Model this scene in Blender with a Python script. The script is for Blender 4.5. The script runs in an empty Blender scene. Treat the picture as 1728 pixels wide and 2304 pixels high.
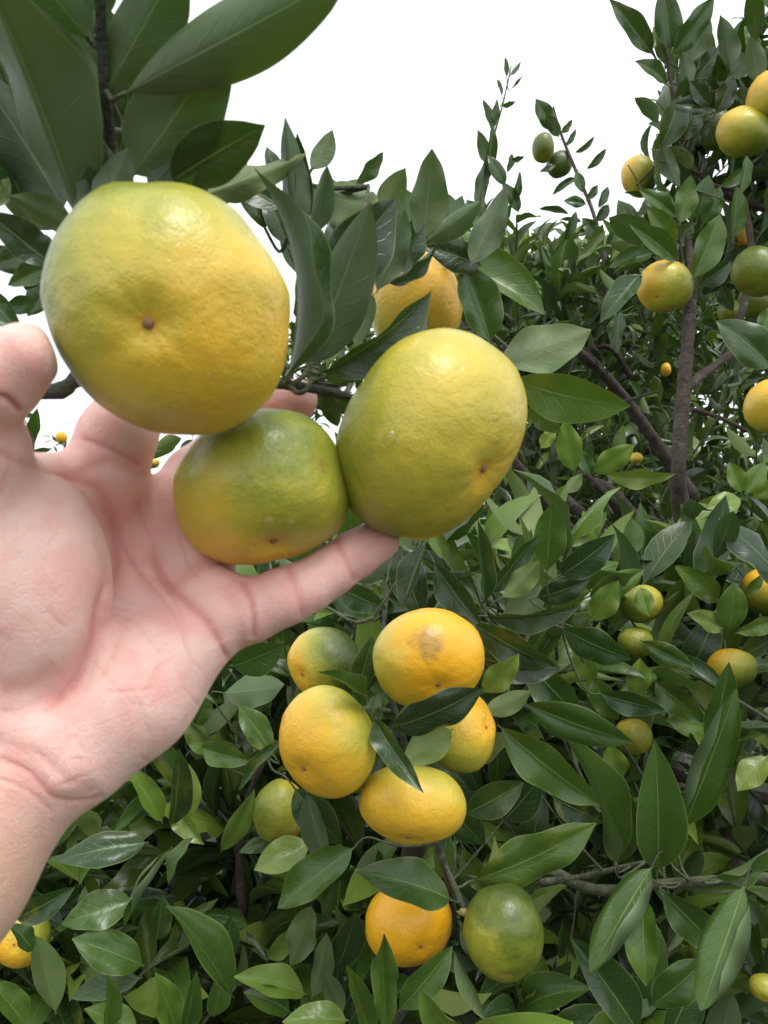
import bpy, math, random
import numpy as np
from mathutils import Vector, Matrix, noise as mnoise

S = bpy.context.scene
COL = S.collection
PI = math.pi

# ------------------------------------------------------------------ camera, sky, sun, exposure
F = 1740.0          # focal length in pixels of the 1728 x 2304 photograph
CH = 1.45           # height of the camera above the ground


def P(u, v, d):
    """World point that stands d metres ahead of the camera, at the photograph's pixel u, v."""
    return Vector(((u - 864.0) / F * d, d, CH - (v - 1152.0) / F * d))


cam_data = bpy.data.cameras.new('camera')
cam = bpy.data.objects.new('camera', cam_data)
COL.objects.link(cam)
cam.location = (0, 0, CH)
cam.rotation_euler = (PI / 2, 0, 0)
cam_data.sensor_fit = 'VERTICAL'
cam_data.sensor_height = 36.0
cam_data.sensor_width = 27.0
cam_data.lens = 36.0 * F / 2304.0
cam_data.clip_start = 0.01
cam_data.clip_end = 2000.0
cam_data.dof.use_dof = True
cam_data.dof.focus_distance = 0.62
cam_data.dof.aperture_fstop = 27.19 / 1.2
S.camera = cam

SUN_EL, SUN_AZ = math.radians(66), math.radians(150)
world = bpy.data.worlds.new('World')
S.world = world
world.use_nodes = True
wn, wl = world.node_tree.nodes, world.node_tree.links
wn.clear()
w_out = wn.new('ShaderNodeOutputWorld')
w_bg = wn.new('ShaderNodeBackground')
w_sky = wn.new('ShaderNodeTexSky')
w_sky.sky_type = 'NISHITA'
w_sky.sun_disc = False
w_sky.sun_elevation = SUN_EL
w_sky.sun_rotation = SUN_AZ
w_sky.air_density = 1.0
w_sky.dust_density = 3.0
w_hs = wn.new('ShaderNodeHueSaturation')      # cloud cover: nearly white
w_hs.inputs['Saturation'].default_value = 0.16
wl.new(w_sky.outputs[0], w_hs.inputs['Color'])
w_mix = wn.new('ShaderNodeMix')                 # an even white cloud layer over it
w_mix.data_type = 'RGBA'
w_mix.inputs[0].default_value = 0.72
w_mix.inputs[7].default_value = (6.3, 6.5, 6.8, 1.0)
wl.new(w_hs.outputs[0], w_mix.inputs[6])
wl.new(w_mix.outputs[2], w_bg.inputs['Color'])
w_bg.inputs['Strength'].default_value = 0.15
wl.new(w_bg.outputs[0], w_out.inputs['Surface'])

sun_data = bpy.data.lights.new('sun', 'SUN')
sun_data.energy = 1.25
sun_data.angle = math.radians(28)
sun_data.color = (1.0, 0.965, 0.91)
sun = bpy.data.objects.new('sun', sun_data)
COL.objects.link(sun)
sun.rotation_euler = Vector((-math.sin(SUN_AZ) * math.cos(SUN_EL), -math.cos(SUN_AZ) * math.cos(SUN_EL), -math.sin(SUN_EL))).to_track_quat('-Z', 'Y').to_euler()

S.view_settings.view_transform = 'Standard'
S.view_settings.look = 'None'
S.view_settings.gamma = 1.0
S.view_settings.exposure = 0.82
S.render.engine = 'CYCLES'
S.cycles.use_denoising = True
S.cycles.max_bounces = 8
S.cycles.diffuse_bounces = 4
S.cycles.transparent_max_bounces = 6


# ------------------------------------------------------------------ helpers
def setp(o, label=None, cat=None, group=None, kind=None):
    for k, v in (('label', label), ('category', cat), ('group', group), ('kind', kind)):
        if v:
            o[k] = v
    return o


def obj(name, mesh, mat=None, parent=None):
    o = bpy.data.objects.new(name, mesh)
    COL.objects.link(o)
    if mat is not None and mesh is not None and not mesh.materials:
        mesh.materials.append(mat)
    if parent is not None:
        o.parent = parent
        o.matrix_parent_inverse = parent.matrix_world.inverted() if parent.matrix_world else Matrix()
    return o


def empty(name, loc):
    o = bpy.data.objects.new(name, None)
    COL.objects.link(o)
    o.location = loc
    o.empty_display_size = 0.05
    o.matrix_world = Matrix.Translation(loc)
    return o


def mesh_from(name, verts, faces, smooth=True, uvs=None):
    me = bpy.data.meshes.new(name)
    me.from_pydata([tuple(v) for v in verts], [], [tuple(f) for f in faces])
    if smooth:
        me.polygons.foreach_set('use_smooth', [True] * len(me.polygons))
    if uvs is not None:
        lay = me.uv_layers.new(name='UVMap')
        idx = np.zeros(len(me.loops), dtype=np.int32)
        me.loops.foreach_get('vertex_index', idx)
        lay.data.foreach_set('uv', np.asarray(uvs, dtype=np.float32)[idx].ravel())
    me.update()
    return me


def catmull(pts, n=6):
    """pts: list of (Vector, radius); a smooth polyline through them."""
    out = []
    m = len(pts)
    for i in range(m - 1):
        p0, p1, p2, p3 = pts[max(i - 1, 0)], pts[i], pts[i + 1], pts[min(i + 2, m - 1)]
        for k in range(n):
            t = k / n
            a = 0.5 * (2 * p1[0] + (p2[0] - p0[0]) * t + (2 * p0[0] - 5 * p1[0] + 4 * p2[0] - p3[0]) * t * t + (3 * p1[0] - p0[0] - 3 * p2[0] + p3[0]) * t ** 3)
            out.append((a, p1[1] * (1 - t) + p2[1] * t))
    out.append(pts[-1])
    return out


def tube_geo(path, sides=7, knobs=0.0, rng=None):
    verts, faces = [], []
    prev = None
    for i, (p, r) in enumerate(path):
        a = path[min(i + 1, len(path) - 1)][0] - path[max(i - 1, 0)][0]
        a.normalize()
        if prev is None:
            n = a.orthogonal().normalized()
        else:
            n = (prev - a * prev.dot(a))
            n = n.normalized() if n.length > 1e-6 else a.orthogonal().normalized()
        prev = n
        b = a.cross(n)
        if knobs and rng:
            r = r * (1 + rng.uniform(-knobs, knobs))
        for k in range(sides):
            t = 2 * PI * k / sides
            rr = r * (1 + (rng.uniform(-knobs, knobs) * 0.5 if knobs and rng else 0))
            verts.append(p + (n * math.cos(t) + b * math.sin(t)) * rr)
        if i:
            o0 = (i - 1) * sides
            o1 = i * sides
            for k in range(sides):
                faces.append((o0 + k, o0 + (k + 1) % sides, o1 + (k + 1) % sides, o1 + k))
    faces.append(tuple(range(sides))[::-1])
    faces.append(tuple(range((len(path) - 1) * sides, len(path) * sides)))
    return verts, faces


class NT:
    """Small node-tree builder."""

    def __init__(self, name):
        self.mat = bpy.data.materials.new(name)
        self.mat.use_nodes = True
        self.t = self.mat.node_tree
        self.t.nodes.clear()
        self.out = self.t.nodes.new('ShaderNodeOutputMaterial')

    def n(self, kind, **kw):
        nd = self.t.nodes.new(kind)
        for k, v in kw.items():
            setattr(nd, k, v)
        return nd

    def set(self, sock, val):
        if hasattr(val, 'is_output') or isinstance(val, bpy.types.NodeSocket):
            self.t.links.new(val, sock)
        else:
            sock.default_value = val

    def math(self, op, a, b=0.0, c=None, clamp=False):
        nd = self.n('ShaderNodeMath', operation=op, use_clamp=clamp)
        self.set(nd.inputs[0], a)
        self.set(nd.inputs[1], b)
        if c is not None:
            self.set(nd.inputs[2], c)
        return nd.outputs[0]

    def vmath(self, op, a, b=None):
        nd = self.n('ShaderNodeVectorMath', operation=op)
        self.set(nd.inputs[0], a)
        if b is not None:
            self.set(nd.inputs[1], b)
        return nd.outputs['Value'] if op in ('DOT_PRODUCT', 'LENGTH', 'DISTANCE') else nd.outputs[0]

    def mix(self, fac, a, b, blend='MIX'):
        nd = self.n('ShaderNodeMix', data_type='RGBA', blend_type=blend)
        self.set(nd.inputs[0], fac)
        self.set(nd.inputs[6], a if not isinstance(a, tuple) else (*a[:3], 1.0))
        self.set(nd.inputs[7], b if not isinstance(b, tuple) else (*b[:3], 1.0))
        return nd.outputs[2]

    def step(self, x, lo, hi, a=0.0, b=1.0):
        nd = self.n('ShaderNodeMapRange', interpolation_type='SMOOTHSTEP')
        self.set(nd.inputs[0], x)
        nd.inputs[1].default_value = lo
        nd.inputs[2].default_value = hi
        nd.inputs[3].default_value = a
        nd.inputs[4].default_value = b
        return nd.outputs[0]

    def noise(self, vec, scale, detail=3.0, rough=0.5, dist=0.0):
        nd = self.n('ShaderNodeTexNoise')
        if vec is not None:
            self.set(nd.inputs['Vector'], vec)
        nd.inputs['Scale'].default_value = scale
        nd.inputs['Detail'].default_value = detail
        nd.inputs['Roughness'].default_value = rough
        nd.inputs['Distortion'].default_value = dist
        return nd.outputs['Fac']

    def ramp(self, x, stops):
        nd = self.n('ShaderNodeValToRGB')
        cr = nd.color_ramp
        while len(cr.elements) > 1:
            cr.elements.remove(cr.elements[-1])
        cr.elements[0].position = stops[0][0]
        cr.elements[0].color = (*stops[0][1], 1)
        for p, c in stops[1:]:
            e = cr.elements.new(p)
            e.color = (*c, 1)
        self.set(nd.inputs[0], x)
        return nd.outputs[0]

    def bump(self, h, strength, dist, normal=None):
        nd = self.n('ShaderNodeBump')
        nd.inputs['Strength'].default_value = strength
        nd.inputs['Distance'].default_value = dist
        self.set(nd.inputs['Height'], h)
        if normal is not None:
            self.set(nd.inputs['Normal'], normal)
        return nd.outputs[0]

    def principled(self, **kw):
        nd = self.n('ShaderNodeBsdfPrincipled')
        for k, v in kw.items():
            s = nd.inputs[k.replace('_', ' ')]
            if isinstance(v, tuple) and len(v) == 3 and s.type == 'RGBA':
                v = (*v, 1.0)
            self.set(s, v)
        return nd

    def done(self, shader):
        self.t.links.new(shader, self.out.inputs['Surface'])
        return self.mat


# ------------------------------------------------------------------ materials
def leaf_material(name, per_island):
    m = NT(name)
    uv = m.n('ShaderNodeUVMap', uv_map='UVMap').outputs[0]
    sep = m.n('ShaderNodeSeparateXYZ')
    m.set(sep.inputs[0], uv)
    s = m.math('ABSOLUTE', m.math('MULTIPLY', m.math('SUBTRACT', sep.outputs[0], 0.5), 2.0))
    t = sep.outputs[1]
    if per_island:
        rnd = m.n('ShaderNodeNewGeometry').outputs['Random Per Island']
        tone = m.math('MULTIPLY_ADD', rnd, 0.75, 0.12)
    else:
        oi = m.n('ShaderNodeObjectInfo')
        csep = m.n('ShaderNodeSeparateColor')
        m.set(csep.inputs[0], oi.outputs['Color'])
        tone = csep.outputs[0]
        rnd = oi.outputs['Random']
    # coordinates that differ from leaf to leaf
    off = m.n('ShaderNodeCombineXYZ')
    m.set(off.inputs[0], m.math('MULTIPLY_ADD', sep.outputs[0], 1.0, m.math('MULTIPLY', rnd, 37.0)))
    m.set(off.inputs[1], m.math('MULTIPLY_ADD', t, 2.4, m.math('MULTIPLY', rnd, 91.0)))
    m.set(off.inputs[2], rnd)
    vec = off.outputs[0]
    big = m.noise(vec, 2.2, 3)
    fine = m.noise(vec, 22.0, 3, 0.6)
    tone2 = m.math('ADD', tone, m.math('MULTIPLY', m.math('SUBTRACT', big, 0.5), 0.22), clamp=True)
    top = m.ramp(tone2, [(0.0, (0.013, 0.030, 0.012)), (0.3, (0.024, 0.056, 0.012)), (0.55, (0.054, 0.108, 0.015)), (0.8, (0.118, 0.190, 0.024)), (1.0, (0.22, 0.29, 0.06))])
    top = m.mix(m.math('MULTIPLY', m.step(fine, 0.35, 0.75), 0.14), top, (0.08, 0.12, 0.045))
    # veins: midrib and curved side veins
    midw = m.math('MULTIPLY_ADD', t, -0.030, 0.050)
    mid = m.math('SUBTRACT', 1.0, m.step(m.math('DIVIDE', s, midw), 0.5, 1.1))
    wob = m.math('MULTIPLY', m.math('SUBTRACT', m.noise(vec, 2.5, 1), 0.5), 0.9)
    vt = m.math('FRACT', m.math('ADD', m.math('ADD', m.math('MULTIPLY', t, 8.0), wob), m.math('MULTIPLY', m.math('POWER', s, 0.8), -2.1)))
    side = m.math('SUBTRACT', 1.0, m.step(m.math('ABSOLUTE', m.math('SUBTRACT', vt, 0.5)), 0.01, 0.07))
    side = m.math('MULTIPLY', side, m.step(s, 0.95, 0.5))
    edge = m.step(s, 0.93, 0.99)
    top = m.mix(m.math('MULTIPLY', mid, 0.7), top, (0.17, 0.26, 0.07))
    top = m.mix(m.math('MULTIPLY', side, 0.13), top, (0.11, 0.18, 0.05))
    top = m.mix(m.math('MULTIPLY', edge, 0.55), top, (0.20, 0.26, 0.08))
    # some leaves yellow in patches, some carry dust and pale nibble marks
    old = m.math('MULTIPLY', m.step(m.math('FRACT', m.math('MULTIPLY', rnd, 7.31)), 0.88, 0.97), m.step(m.noise(vec, 1.6, 2), 0.48, 0.70))
    top = m.mix(m.math('MULTIPLY', old, 0.4), top, (0.24, 0.23, 0.035))
    dust = m.math('MULTIPLY', m.step(m.noise(vec, 60, 2, 0.7), 0.62, 0.74), m.step(m.math('FRACT', m.math('MULTIPLY', rnd, 3.77)), 0.3, 0.9))
    top = m.mix(m.math('MULTIPLY', dust, 0.30), top, (0.24, 0.26, 0.20))
    # specks, scars and yellowing that belong to the leaf
    spots = m.noise(vec, 9.0, 2, 0.4)
    top = m.mix(m.math('MULTIPLY', m.step(spots, 0.70, 0.76), 0.45), top, (0.05, 0.05, 0.02))
    under = m.mix(0.65, top, m.ramp(tone, [(0.0, (0.050, 0.078, 0.046)), (0.5, (0.085, 0.122, 0.062)), (1.0, (0.20, 0.26, 0.075))]))
    under = m.mix(m.math('MULTIPLY', mid, 0.4), under, (0.16, 0.21, 0.09))
    geo = m.n('ShaderNodeNewGeometry')
    back = geo.outputs['Backfacing']
    col = m.mix(back, top, under)
    hgt = m.math('ADD', m.math('MULTIPLY', mid, -0.8), m.math('ADD', m.math('MULTIPLY', side, -0.35), m.math('MULTIPLY', big, 1.2)))
    nor = m.bump(hgt, 0.35, 0.0012)
    rough = m.math('ADD', m.math('MULTIPLY_ADD', back, 0.28, 0.16), m.math('MULTIPLY', fine, 0.20))
    pr = m.principled(Base_Color=col, Roughness=rough, Normal=nor)
    pr.inputs['Specular IOR Level'].default_value = 0.46
    tr = m.n('ShaderNodeBsdfTranslucent')
    m.set(tr.inputs['Color'], m.mix(0.5, m.mix(1.0, top, (1.5, 1.7, 0.6), 'MULTIPLY'), (0.09, 0.17, 0.02)))
    mx = m.n('ShaderNodeMixShader')
    mx.inputs[0].default_value = 0.14
    m.set(mx.inputs[1], pr.outputs[0])
    m.set(mx.inputs[2], tr.outputs[0])
    return m.done(mx.outputs[0])


LEAF = leaf_material('citrus_leaf', False)
LEAF_MASS = leaf_material('citrus_leaf_mass', True)


def bark_material(name, c1, c2, scale=60, streak=1.0):
    m = NT(name)
    co = m.n('ShaderNodeTexCoord').outputs['Object']
    a = m.noise(co, scale, 6, 0.65, 0.6)
    b = m.noise(co, scale * 4, 4, 0.6)
    col = m.mix(m.step(a, 0.3, 0.7), c1, c2)
    col = m.mix(m.math('MULTIPLY', m.step(b, 0.55, 0.75), 0.4), col, (0.16, 0.15, 0.12))
    h = m.math('ADD', a, m.math('MULTIPLY', b, 0.5))
    li = m.noise(co, scale * 0.35, 3, 0.6)
    col = m.mix(m.math('MULTIPLY', m.step(li, 0.60, 0.70), 0.45), col, (0.20, 0.21, 0.17))
    pr = m.principled(Base_Color=col, Roughness=0.85, Normal=m.bump(h, 1.0, 0.004))
    return m.done(pr.outputs[0])


BARK = bark_material('brown_bark', (0.036, 0.025, 0.021), (0.085, 0.062, 0.050))
TWIG = bark_material('green_twig', (0.045, 0.060, 0.028), (0.11, 0.12, 0.065), 90)
DARK_TWIG = bark_material('dark_twig', (0.028, 0.036, 0.024), (0.07, 0.07, 0.045), 120)


def peel_material(name, ripe, gdir, g0, g1, g2, seed, blem=(), R=0.034):
    """ripe 0 yellow .. 1 orange; green mask = g0 + g1 * (direction . gdir) + g2 * noise; blem: (direction, size, strength, colour)"""
    m = NT(name)
    co = m.n('ShaderNodeTexCoord').outputs['Object']
    nrm = m.vmath('NORMALIZE', co)
    sh = m.vmath('ADD', co, (seed * 1.7, seed * 0.9, -seed))
    k = 0.034 / R
    n1 = m.noise(sh, 42 * k, 4, 0.55, 0.3)
    n2 = m.noise(sh, 150 * k, 3, 0.6)
    n3 = m.noise(sh, 14 * k, 2, 0.5)
    gd = Vector(gdir).normalized()
    d = m.vmath('DOT_PRODUCT', nrm, tuple(gd))
    g = m.math('MULTIPLY_ADD', d, g1, g0)
    g = m.math('ADD', g, m.math('MULTIPLY', m.math('SUBTRACT', n1, 0.5), g2 * 1.5))
    g = m.math('ADD', g, m.math('MULTIPLY', m.math('SUBTRACT', n3, 0.5), g2 * 1.6))
    g = m.math('ADD', g, m.math('MULTIPLY', m.math('SUBTRACT', n2, 0.5), 0.16), clamp=True)
    c_ripe = tuple(a * (1 - ripe) + b * ripe for a, b in zip((0.68, 0.46, 0.050), (0.82, 0.41, 0.012)))
    c_mid = (0.50, 0.41, 0.045)
    c_yg = (0.31, 0.315, 0.034)
    c_g = (0.120, 0.158, 0.014)
    c_dg = (0.050, 0.082, 0.012)
    col = m.ramp(g, [(0.0, c_ripe), (0.28, c_mid), (0.5, c_yg), (0.76, c_g), (1.0, c_dg)])
    # oil glands
    vo = m.n('ShaderNodeTexVoronoi', feature='F1')
    m.set(vo.inputs['Vector'], m.vmath('ADD', sh, m.n('ShaderNodeTexNoise').outputs[1]) if False else sh)
    vo.inputs['Scale'].default_value = 900 * k
    pore = m.step(vo.outputs['Distance'], 0.0, 0.5)
    col = m.mix(m.math('MULTIPLY', m.math('SUBTRACT', 1.0, pore), 0.22), col, m.mix(1.0, col, (0.62, 0.66, 0.5), 'MULTIPLY'))
    for bd, size, st, bc in blem:
        bdv = Vector(bd).normalized()
        dd = m.vmath('DOT_PRODUCT', nrm, tuple(bdv))
        ang = m.math('ADD', m.math('ARCCOSINE', m.math('MINIMUM', dd, 0.9999)), m.math('MULTIPLY', m.math('SUBTRACT', n2, 0.5), size * 1.3))
        msk = m.math('MULTIPLY', m.step(ang, size, size * 0.3), st)
        col = m.mix(msk, col, bc)
    n4 = m.noise(sh, 70 * k, 3, 0.5)
    n5 = m.noise(sh, 260 * k, 2, 0.5)
    h1 = m.bump(m.math('ADD', n4, m.math('MULTIPLY', n5, 0.25)), 0.45, 0.0028)
    h2 = m.bump(pore, 0.36, 0.0003, h1)
    rough = m.math('MULTIPLY_ADD', n2, 0.28, 0.21)
    pr = m.principled(Base_Color=col, Roughness=rough, Normal=h2)
    pr.inputs['Specular IOR Level'].default_value = 0.55
    pr.inputs['Subsurface Weight'].default_value = 0.12
    pr.inputs['Subsurface Radius'].default_value = (1.0, 0.5, 0.1)
    pr.inputs['Subsurface Scale'].default_value = 0.003
    return m.done(pr.outputs[0])


def flat_material(name, c, rough=0.7, c2=None, scale=300):
    m = NT(name)
    co = m.n('ShaderNodeTexCoord').outputs['Object']
    a = m.noise(co, scale, 4, 0.6)
    col = m.mix(a, c, c2 or tuple(x * 0.6 for x in c))
    pr = m.principled(Base_Color=col, Roughness=rough, Normal=m.bump(a, 0.4, 0.001))
    return m.done(pr.outputs[0])


SCAR = flat_material('navel_scar_brown', (0.20, 0.10, 0.045), 0.8, (0.30, 0.17, 0.08), 900)
CALYX = flat_material('calyx_green', (0.12, 0.17, 0.05), 0.65, (0.22, 0.22, 0.10), 500)


def water_material():
    m = NT('water_drop')
    fr = m.n('ShaderNodeFresnel')
    fr.inputs['IOR'].default_value = 1.4
    tr = m.n('ShaderNodeBsdfTransparent')
    gl = m.n('ShaderNodeBsdfGlossy')
    gl.inputs['Roughness'].default_value = 0.04
    mx = m.n('ShaderNodeMixShader')
    m.set(mx.inputs[0], m.math('MULTIPLY_ADD', fr.outputs[0], 0.35, 0.03))
    m.set(mx.inputs[1], tr.outputs[0])
    m.set(mx.inputs[2], gl.outputs[0])
    return m.done(mx.outputs[0])


WATER = water_material()


def soil_material():
    m = NT('soil')
    co = m.n('ShaderNodeTexCoord').outputs['Object']
    a = m.noise(co, 1.3, 6, 0.65)
    b = m.noise(co, 14, 5, 0.7)
    col = m.mix(a, (0.030, 0.023, 0.015), (0.055, 0.042, 0.027))
    col = m.mix(m.step(b, 0.42, 0.56), col, (0.032, 0.052, 0.014))
    pr = m.principled(Base_Color=col, Roughness=0.95, Normal=m.bump(b, 0.8, 0.03))
    return m.done(pr.outputs[0])


SOIL = soil_material()

# ------------------------------------------------------------------ ground
N_G = 40
gv, gf = [], []
ext = [(-1 if i < N_G / 2 else 1) * (abs(i - N_G / 2) / (N_G / 2)) ** 4 * 900 for i in range(N_G + 1)]
for j in range(N_G + 1):
    for i in range(N_G + 1):
        x, y = ext[i], ext[j]
        z = 0.05 * mnoise.noise(Vector((x * 0.7, y * 0.7, 0))) if max(abs(x), abs(y)) < 20 else 0
        gv.append((x, y, z))
for j in range(N_G):
    for i in range(N_G):
        a = j * (N_G + 1) + i
        gf.append((a, a + 1, a + N_G + 2, a + N_G + 1))
ground = obj('ground', mesh_from('ground', gv, gf), SOIL)
setp(ground, 'dark orchard soil with low green weeds under the trees', kind='structure')


# ------------------------------------------------------------------ leaves
def leaf_geo(nl, nw, fold, bend, wave=0.0, curl=0.0, twist=0.0, seed=0, shape=0.85, petiole=0.05):
    """A leaf of unit length along +Y and unit width along X; its upper face looks along +Z."""
    rng = random.Random(seed)
    ph1, ph2 = rng.uniform(0, 6), rng.uniform(0, 6)
    verts, uvs, faces = [], [], []
    asym = rng.uniform(-0.05, 0.05)
    # centre line: arc that bends down (or up) towards the tip
    pts = []
    y = z = 0.0
    ang = bend * 0.45
    for i in range(nl + 1):
        pts.append((y, z, ang))
        ang2 = bend * 0.45 - bend * (i + 1) / nl * 1.0
        y += math.cos(ang) / nl
        z += math.sin(ang) / nl
        ang = ang2
    L = math.hypot(pts[-1][0], pts[-1][1])
    rot = math.atan2(pts[-1][1], pts[-1][0])
    for i in range(nl + 1):
        t = i / nl
        if t < petiole:
            h = 0.022
        else:
            q = (t - petiole) / (1 - petiole)
            h = 0.5 * math.sin(PI * min(1.0, q) ** shape) ** 0.78 * (1 - 0.10 * q)
            if q > 0.86:
                h *= 1 - 0.25 * ((q - 0.86) / 0.14)
            h = max(h, 0.012)
        y0, z0, a0 = pts[i]
        # straighten so that base and tip lie on the Y axis
        yy = (y0 * math.cos(rot) + z0 * math.sin(rot)) / L
        zz = (-y0 * math.sin(rot) + z0 * math.cos(rot)) / L
        tw = twist * (t - 0.3)
        for k in range(nw + 1):
            sgn = (k / nw) * 2 - 1
            a = abs(sgn)
            hw = h * (1 + asym * sgn)
            fo = fold
            x = math.copysign(a * hw * math.cos(fo), sgn)
            zf = a * hw * math.sin(fo)
            c0 = 0.35 if abs(curl) < 1.2 else 0.58
            if curl and a > c0:
                cs = curl * ((a - c0) / (1 - c0)) ** 1.1 * min(1.0, h * 2.4)
                if c0 > 0.5 and sgn > 0:
                    cs *= 0.45
                rr = (a - c0) * hw
                x = math.copysign(c0 * hw * math.cos(fo) + rr * math.cos(fo + cs), sgn)
                zf = c0 * hw * math.sin(fo) + rr * math.sin(fo + cs)
            zf += wave * a * a * h * math.sin(t * 13 + (ph1 if sgn < 0 else ph2)) * 0.5
            xs = x * math.cos(tw) - zf * 0.35 * math.sin(tw)
            zs = x * math.sin(tw) * 0.4 + zf * 0.42
            verts.append((xs, yy, zz + zs))
            uvs.append((sgn * 0.5 + 0.5, t))
    for i in range(nl):
        for k in range(nw):
            a = i * (nw + 1) + k
            faces.append((a, a + 1, a + nw + 2, a + nw + 1))
    return verts, faces, uvs


_leaf_cache = {}


def leaf_mesh(fold, bend, wave=0.1, curl=0.0, twist=0.0, hi=True, seed=0, shape=0.85):
    key = (round(fold, 2), round(bend, 2), round(wave, 2), round(curl, 2), round(twist, 2), hi, seed, round(shape, 2))
    if key not in _leaf_cache:
        nl, nw = (22, 8) if hi else (8, 4)
        v, f, u = leaf_geo(nl, nw, fold, bend, wave, curl, twist, seed, shape)
        me = mesh_from('leaf', v, f, True, u)
        me.materials.append(LEAF)
        _leaf_cache[key] = me
    return _leaf_cache[key]


def leaf_matrix(p0, p1, width, nrm):
    a = p1 - p0
    L = a.length
    a = a / L
    n = nrm - a * nrm.dot(a)
    n = n.normalized() if n.length > 1e-5 else a.orthogonal().normalized()
    x = a.cross(n).normalized()
    M = Matrix.Identity(4)
    for r in range(3):
        M[r][0] = x[r] * width
        M[r][1] = a[r] * L
        M[r][2] = n[r] * L
        M[r][3] = p0[r]
    return M


RL = random.Random(5)
LIMBS, PETIOLES = {}, {}


def join_to_limb(tree, p0, a, reach):
    """A thin leaf stalk from the leaf's base to the nearest limb of its tree."""
    pts = LIMBS.get(tree.name)
    if not pts:
        return
    q = min(pts, key=lambda x: (x - p0).length_squared)
    dist = (q - p0).length
    if not 0.004 < dist < reach:
        return
    m1 = p0 - a * min(0.012, dist * 0.3)
    for k in range(9):      # it passes behind the fruits, not across them
        fu, fv, fd = project(p0.lerp(q, k / 8))
        if any(fd < d_ + 0.03 and (fu - a_) ** 2 + (fv - b_) ** 2 < (r_ * 1.12) ** 2 for a_, b_, r_, d_ in CLEAR + NEAR_FRUIT):
            return
    m2 = m1.lerp(q, 0.5) + Vector((RL.uniform(-1, 1), RL.uniform(-1, 1), RL.uniform(-1.5, 0.2))) * dist * 0.06
    PETIOLES.setdefault(tree.name, []).append(tube_geo(catmull([(p0 + a * 0.002, 0.0007), (m1, 0.0008), (m2, 0.0010), (q, 0.0013)], 4), 5))


def finish_petioles(tree):
    tv, tf = [], []
    for v, f in PETIOLES.get(tree.name, []):
        o = len(tv)
        tv += [q - tree.location for q in v]
        tf += [tuple(i + o for i in q) for q in f]
    if tv:
        to = obj('leaf_stalks', mesh_from('leaf_stalks', tv, tf), TWIG)
        to.parent = tree
        to['kind'] = 'stuff'



def hand_leaf(tree, spec):
    """spec: base pixel, tip pixel, width in pixels, distance of base and tip, roll (0 = upper face to the viewer), fold, bend, tone, curl"""
    u0, v0, u1, v1, w, d0, d1, roll, fold, bend, tone = spec[:11]
    curl = spec[11] if len(spec) > 11 else RL.choice((0.0, 0.0, 0.35, -0.5))
    fold = min(0.95, fold * 1.55)
    bend = bend * RL.uniform(0.8, 1.5)
    p0, p1 = P(u0, v0, d0), P(u1, v1, d1)
    a = (p1 - p0).normalized()
    mid = (p0 + p1) * 0.5
    c = (Vector((0, 0, CH)) - mid).normalized()
    n = (c - a * c.dot(a)).normalized()
    n = Matrix.Rotation(math.radians(roll), 3, a) @ n
    dm = (d0 + d1) / 2
    cr = max(abs(math.cos(math.radians(roll))), 0.45)
    width = 0.92 * w * dm / F / cr / max(0.6, math.cos(fold * 0.8))
    width = min(width, (p1 - p0).length * 0.62)
    seed = RL.randint(0, 9999)
    me = leaf_mesh(fold, bend, RL.uniform(0.08, 0.5), curl, RL.uniform(-0.5, 0.5), True, seed, RL.uniform(0.78, 0.98))
    o = bpy.data.objects.new('leaf', me)
    COL.objects.link(o)
    o.parent = tree
    o.matrix_parent_inverse = tree.matrix_world.inverted()
    o.matrix_world = leaf_matrix(p0, p1, width, n)
    o.color = (min(1, max(0, 0.5 + 0.5 * tone)), 0, 0, 1)
    join_to_limb(tree, p0, a, 0.04 if d0 > 1.4 or d0 < 0.45 else 0.09)
    return o


def branch(tree, name, pts, mat, knobs=0.10, sides=9, n=6):
    """pts: (u, v, d, diameter in pixels)"""
    rng = random.Random(len(pts) * 31 + int(pts[0][0]))
    path = catmull([(P(u, v, d), w * 0.5 * d / F) for u, v, d, w in pts], n)
    LIMBS.setdefault(tree.name, []).extend(q for q, _ in path)
    v, f = tube_geo(path, sides, knobs, rng)
    v = [q - tree.location for q in v]
    o = obj(name, mesh_from(name, v, f), mat)
    o.parent = tree
    return o


LOW = [leaf_geo(6, 2, fo, be, 0, 0, 0, i) for i, (fo, be) in enumerate(((0.3, 0.5), (0.7, 0.9), (0.45, 0.2), (0.2, 1.2), (0.9, 0.4)))]
MID = [(0.30, 0.5, 0.3, 0.0, 0.15), (0.65, 0.8, 0.3, 0.0, -0.4), (0.45, 0.25, 0.2, 0.3, 0.4), (0.2, 1.1, 0.45, -0.4, 0.0), (0.85, 0.45, 0.2, 0.0, -0.3),
       (0.4, -0.45, 0.4, 0.0, 0.35), (0.35, 0.7, 0.3, 0.9, 0.2), (0.7, 1.4, 0.35, 0.5, -0.2), (0.25, 0.3, 0.6, -0.7, 0.5), (0.55, 1.0, 0.2, 0.0, -0.6), (0.95, 0.2, 0.3, 0.0, 0.2), (0.15, 0.9, 0.5, -0.9, -0.3)]
MID_M = [leaf_mesh(*a, hi=False, seed=i, shape=0.82 + 0.02 * i) for i, a in enumerate(MID)]


def project(p):
    d = p.y
    if d < 0.02:
        return -9e3, -9e3, d
    return 864 + F * p.x / d, 1152 - F * (p.z - CH) / d, d


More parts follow.
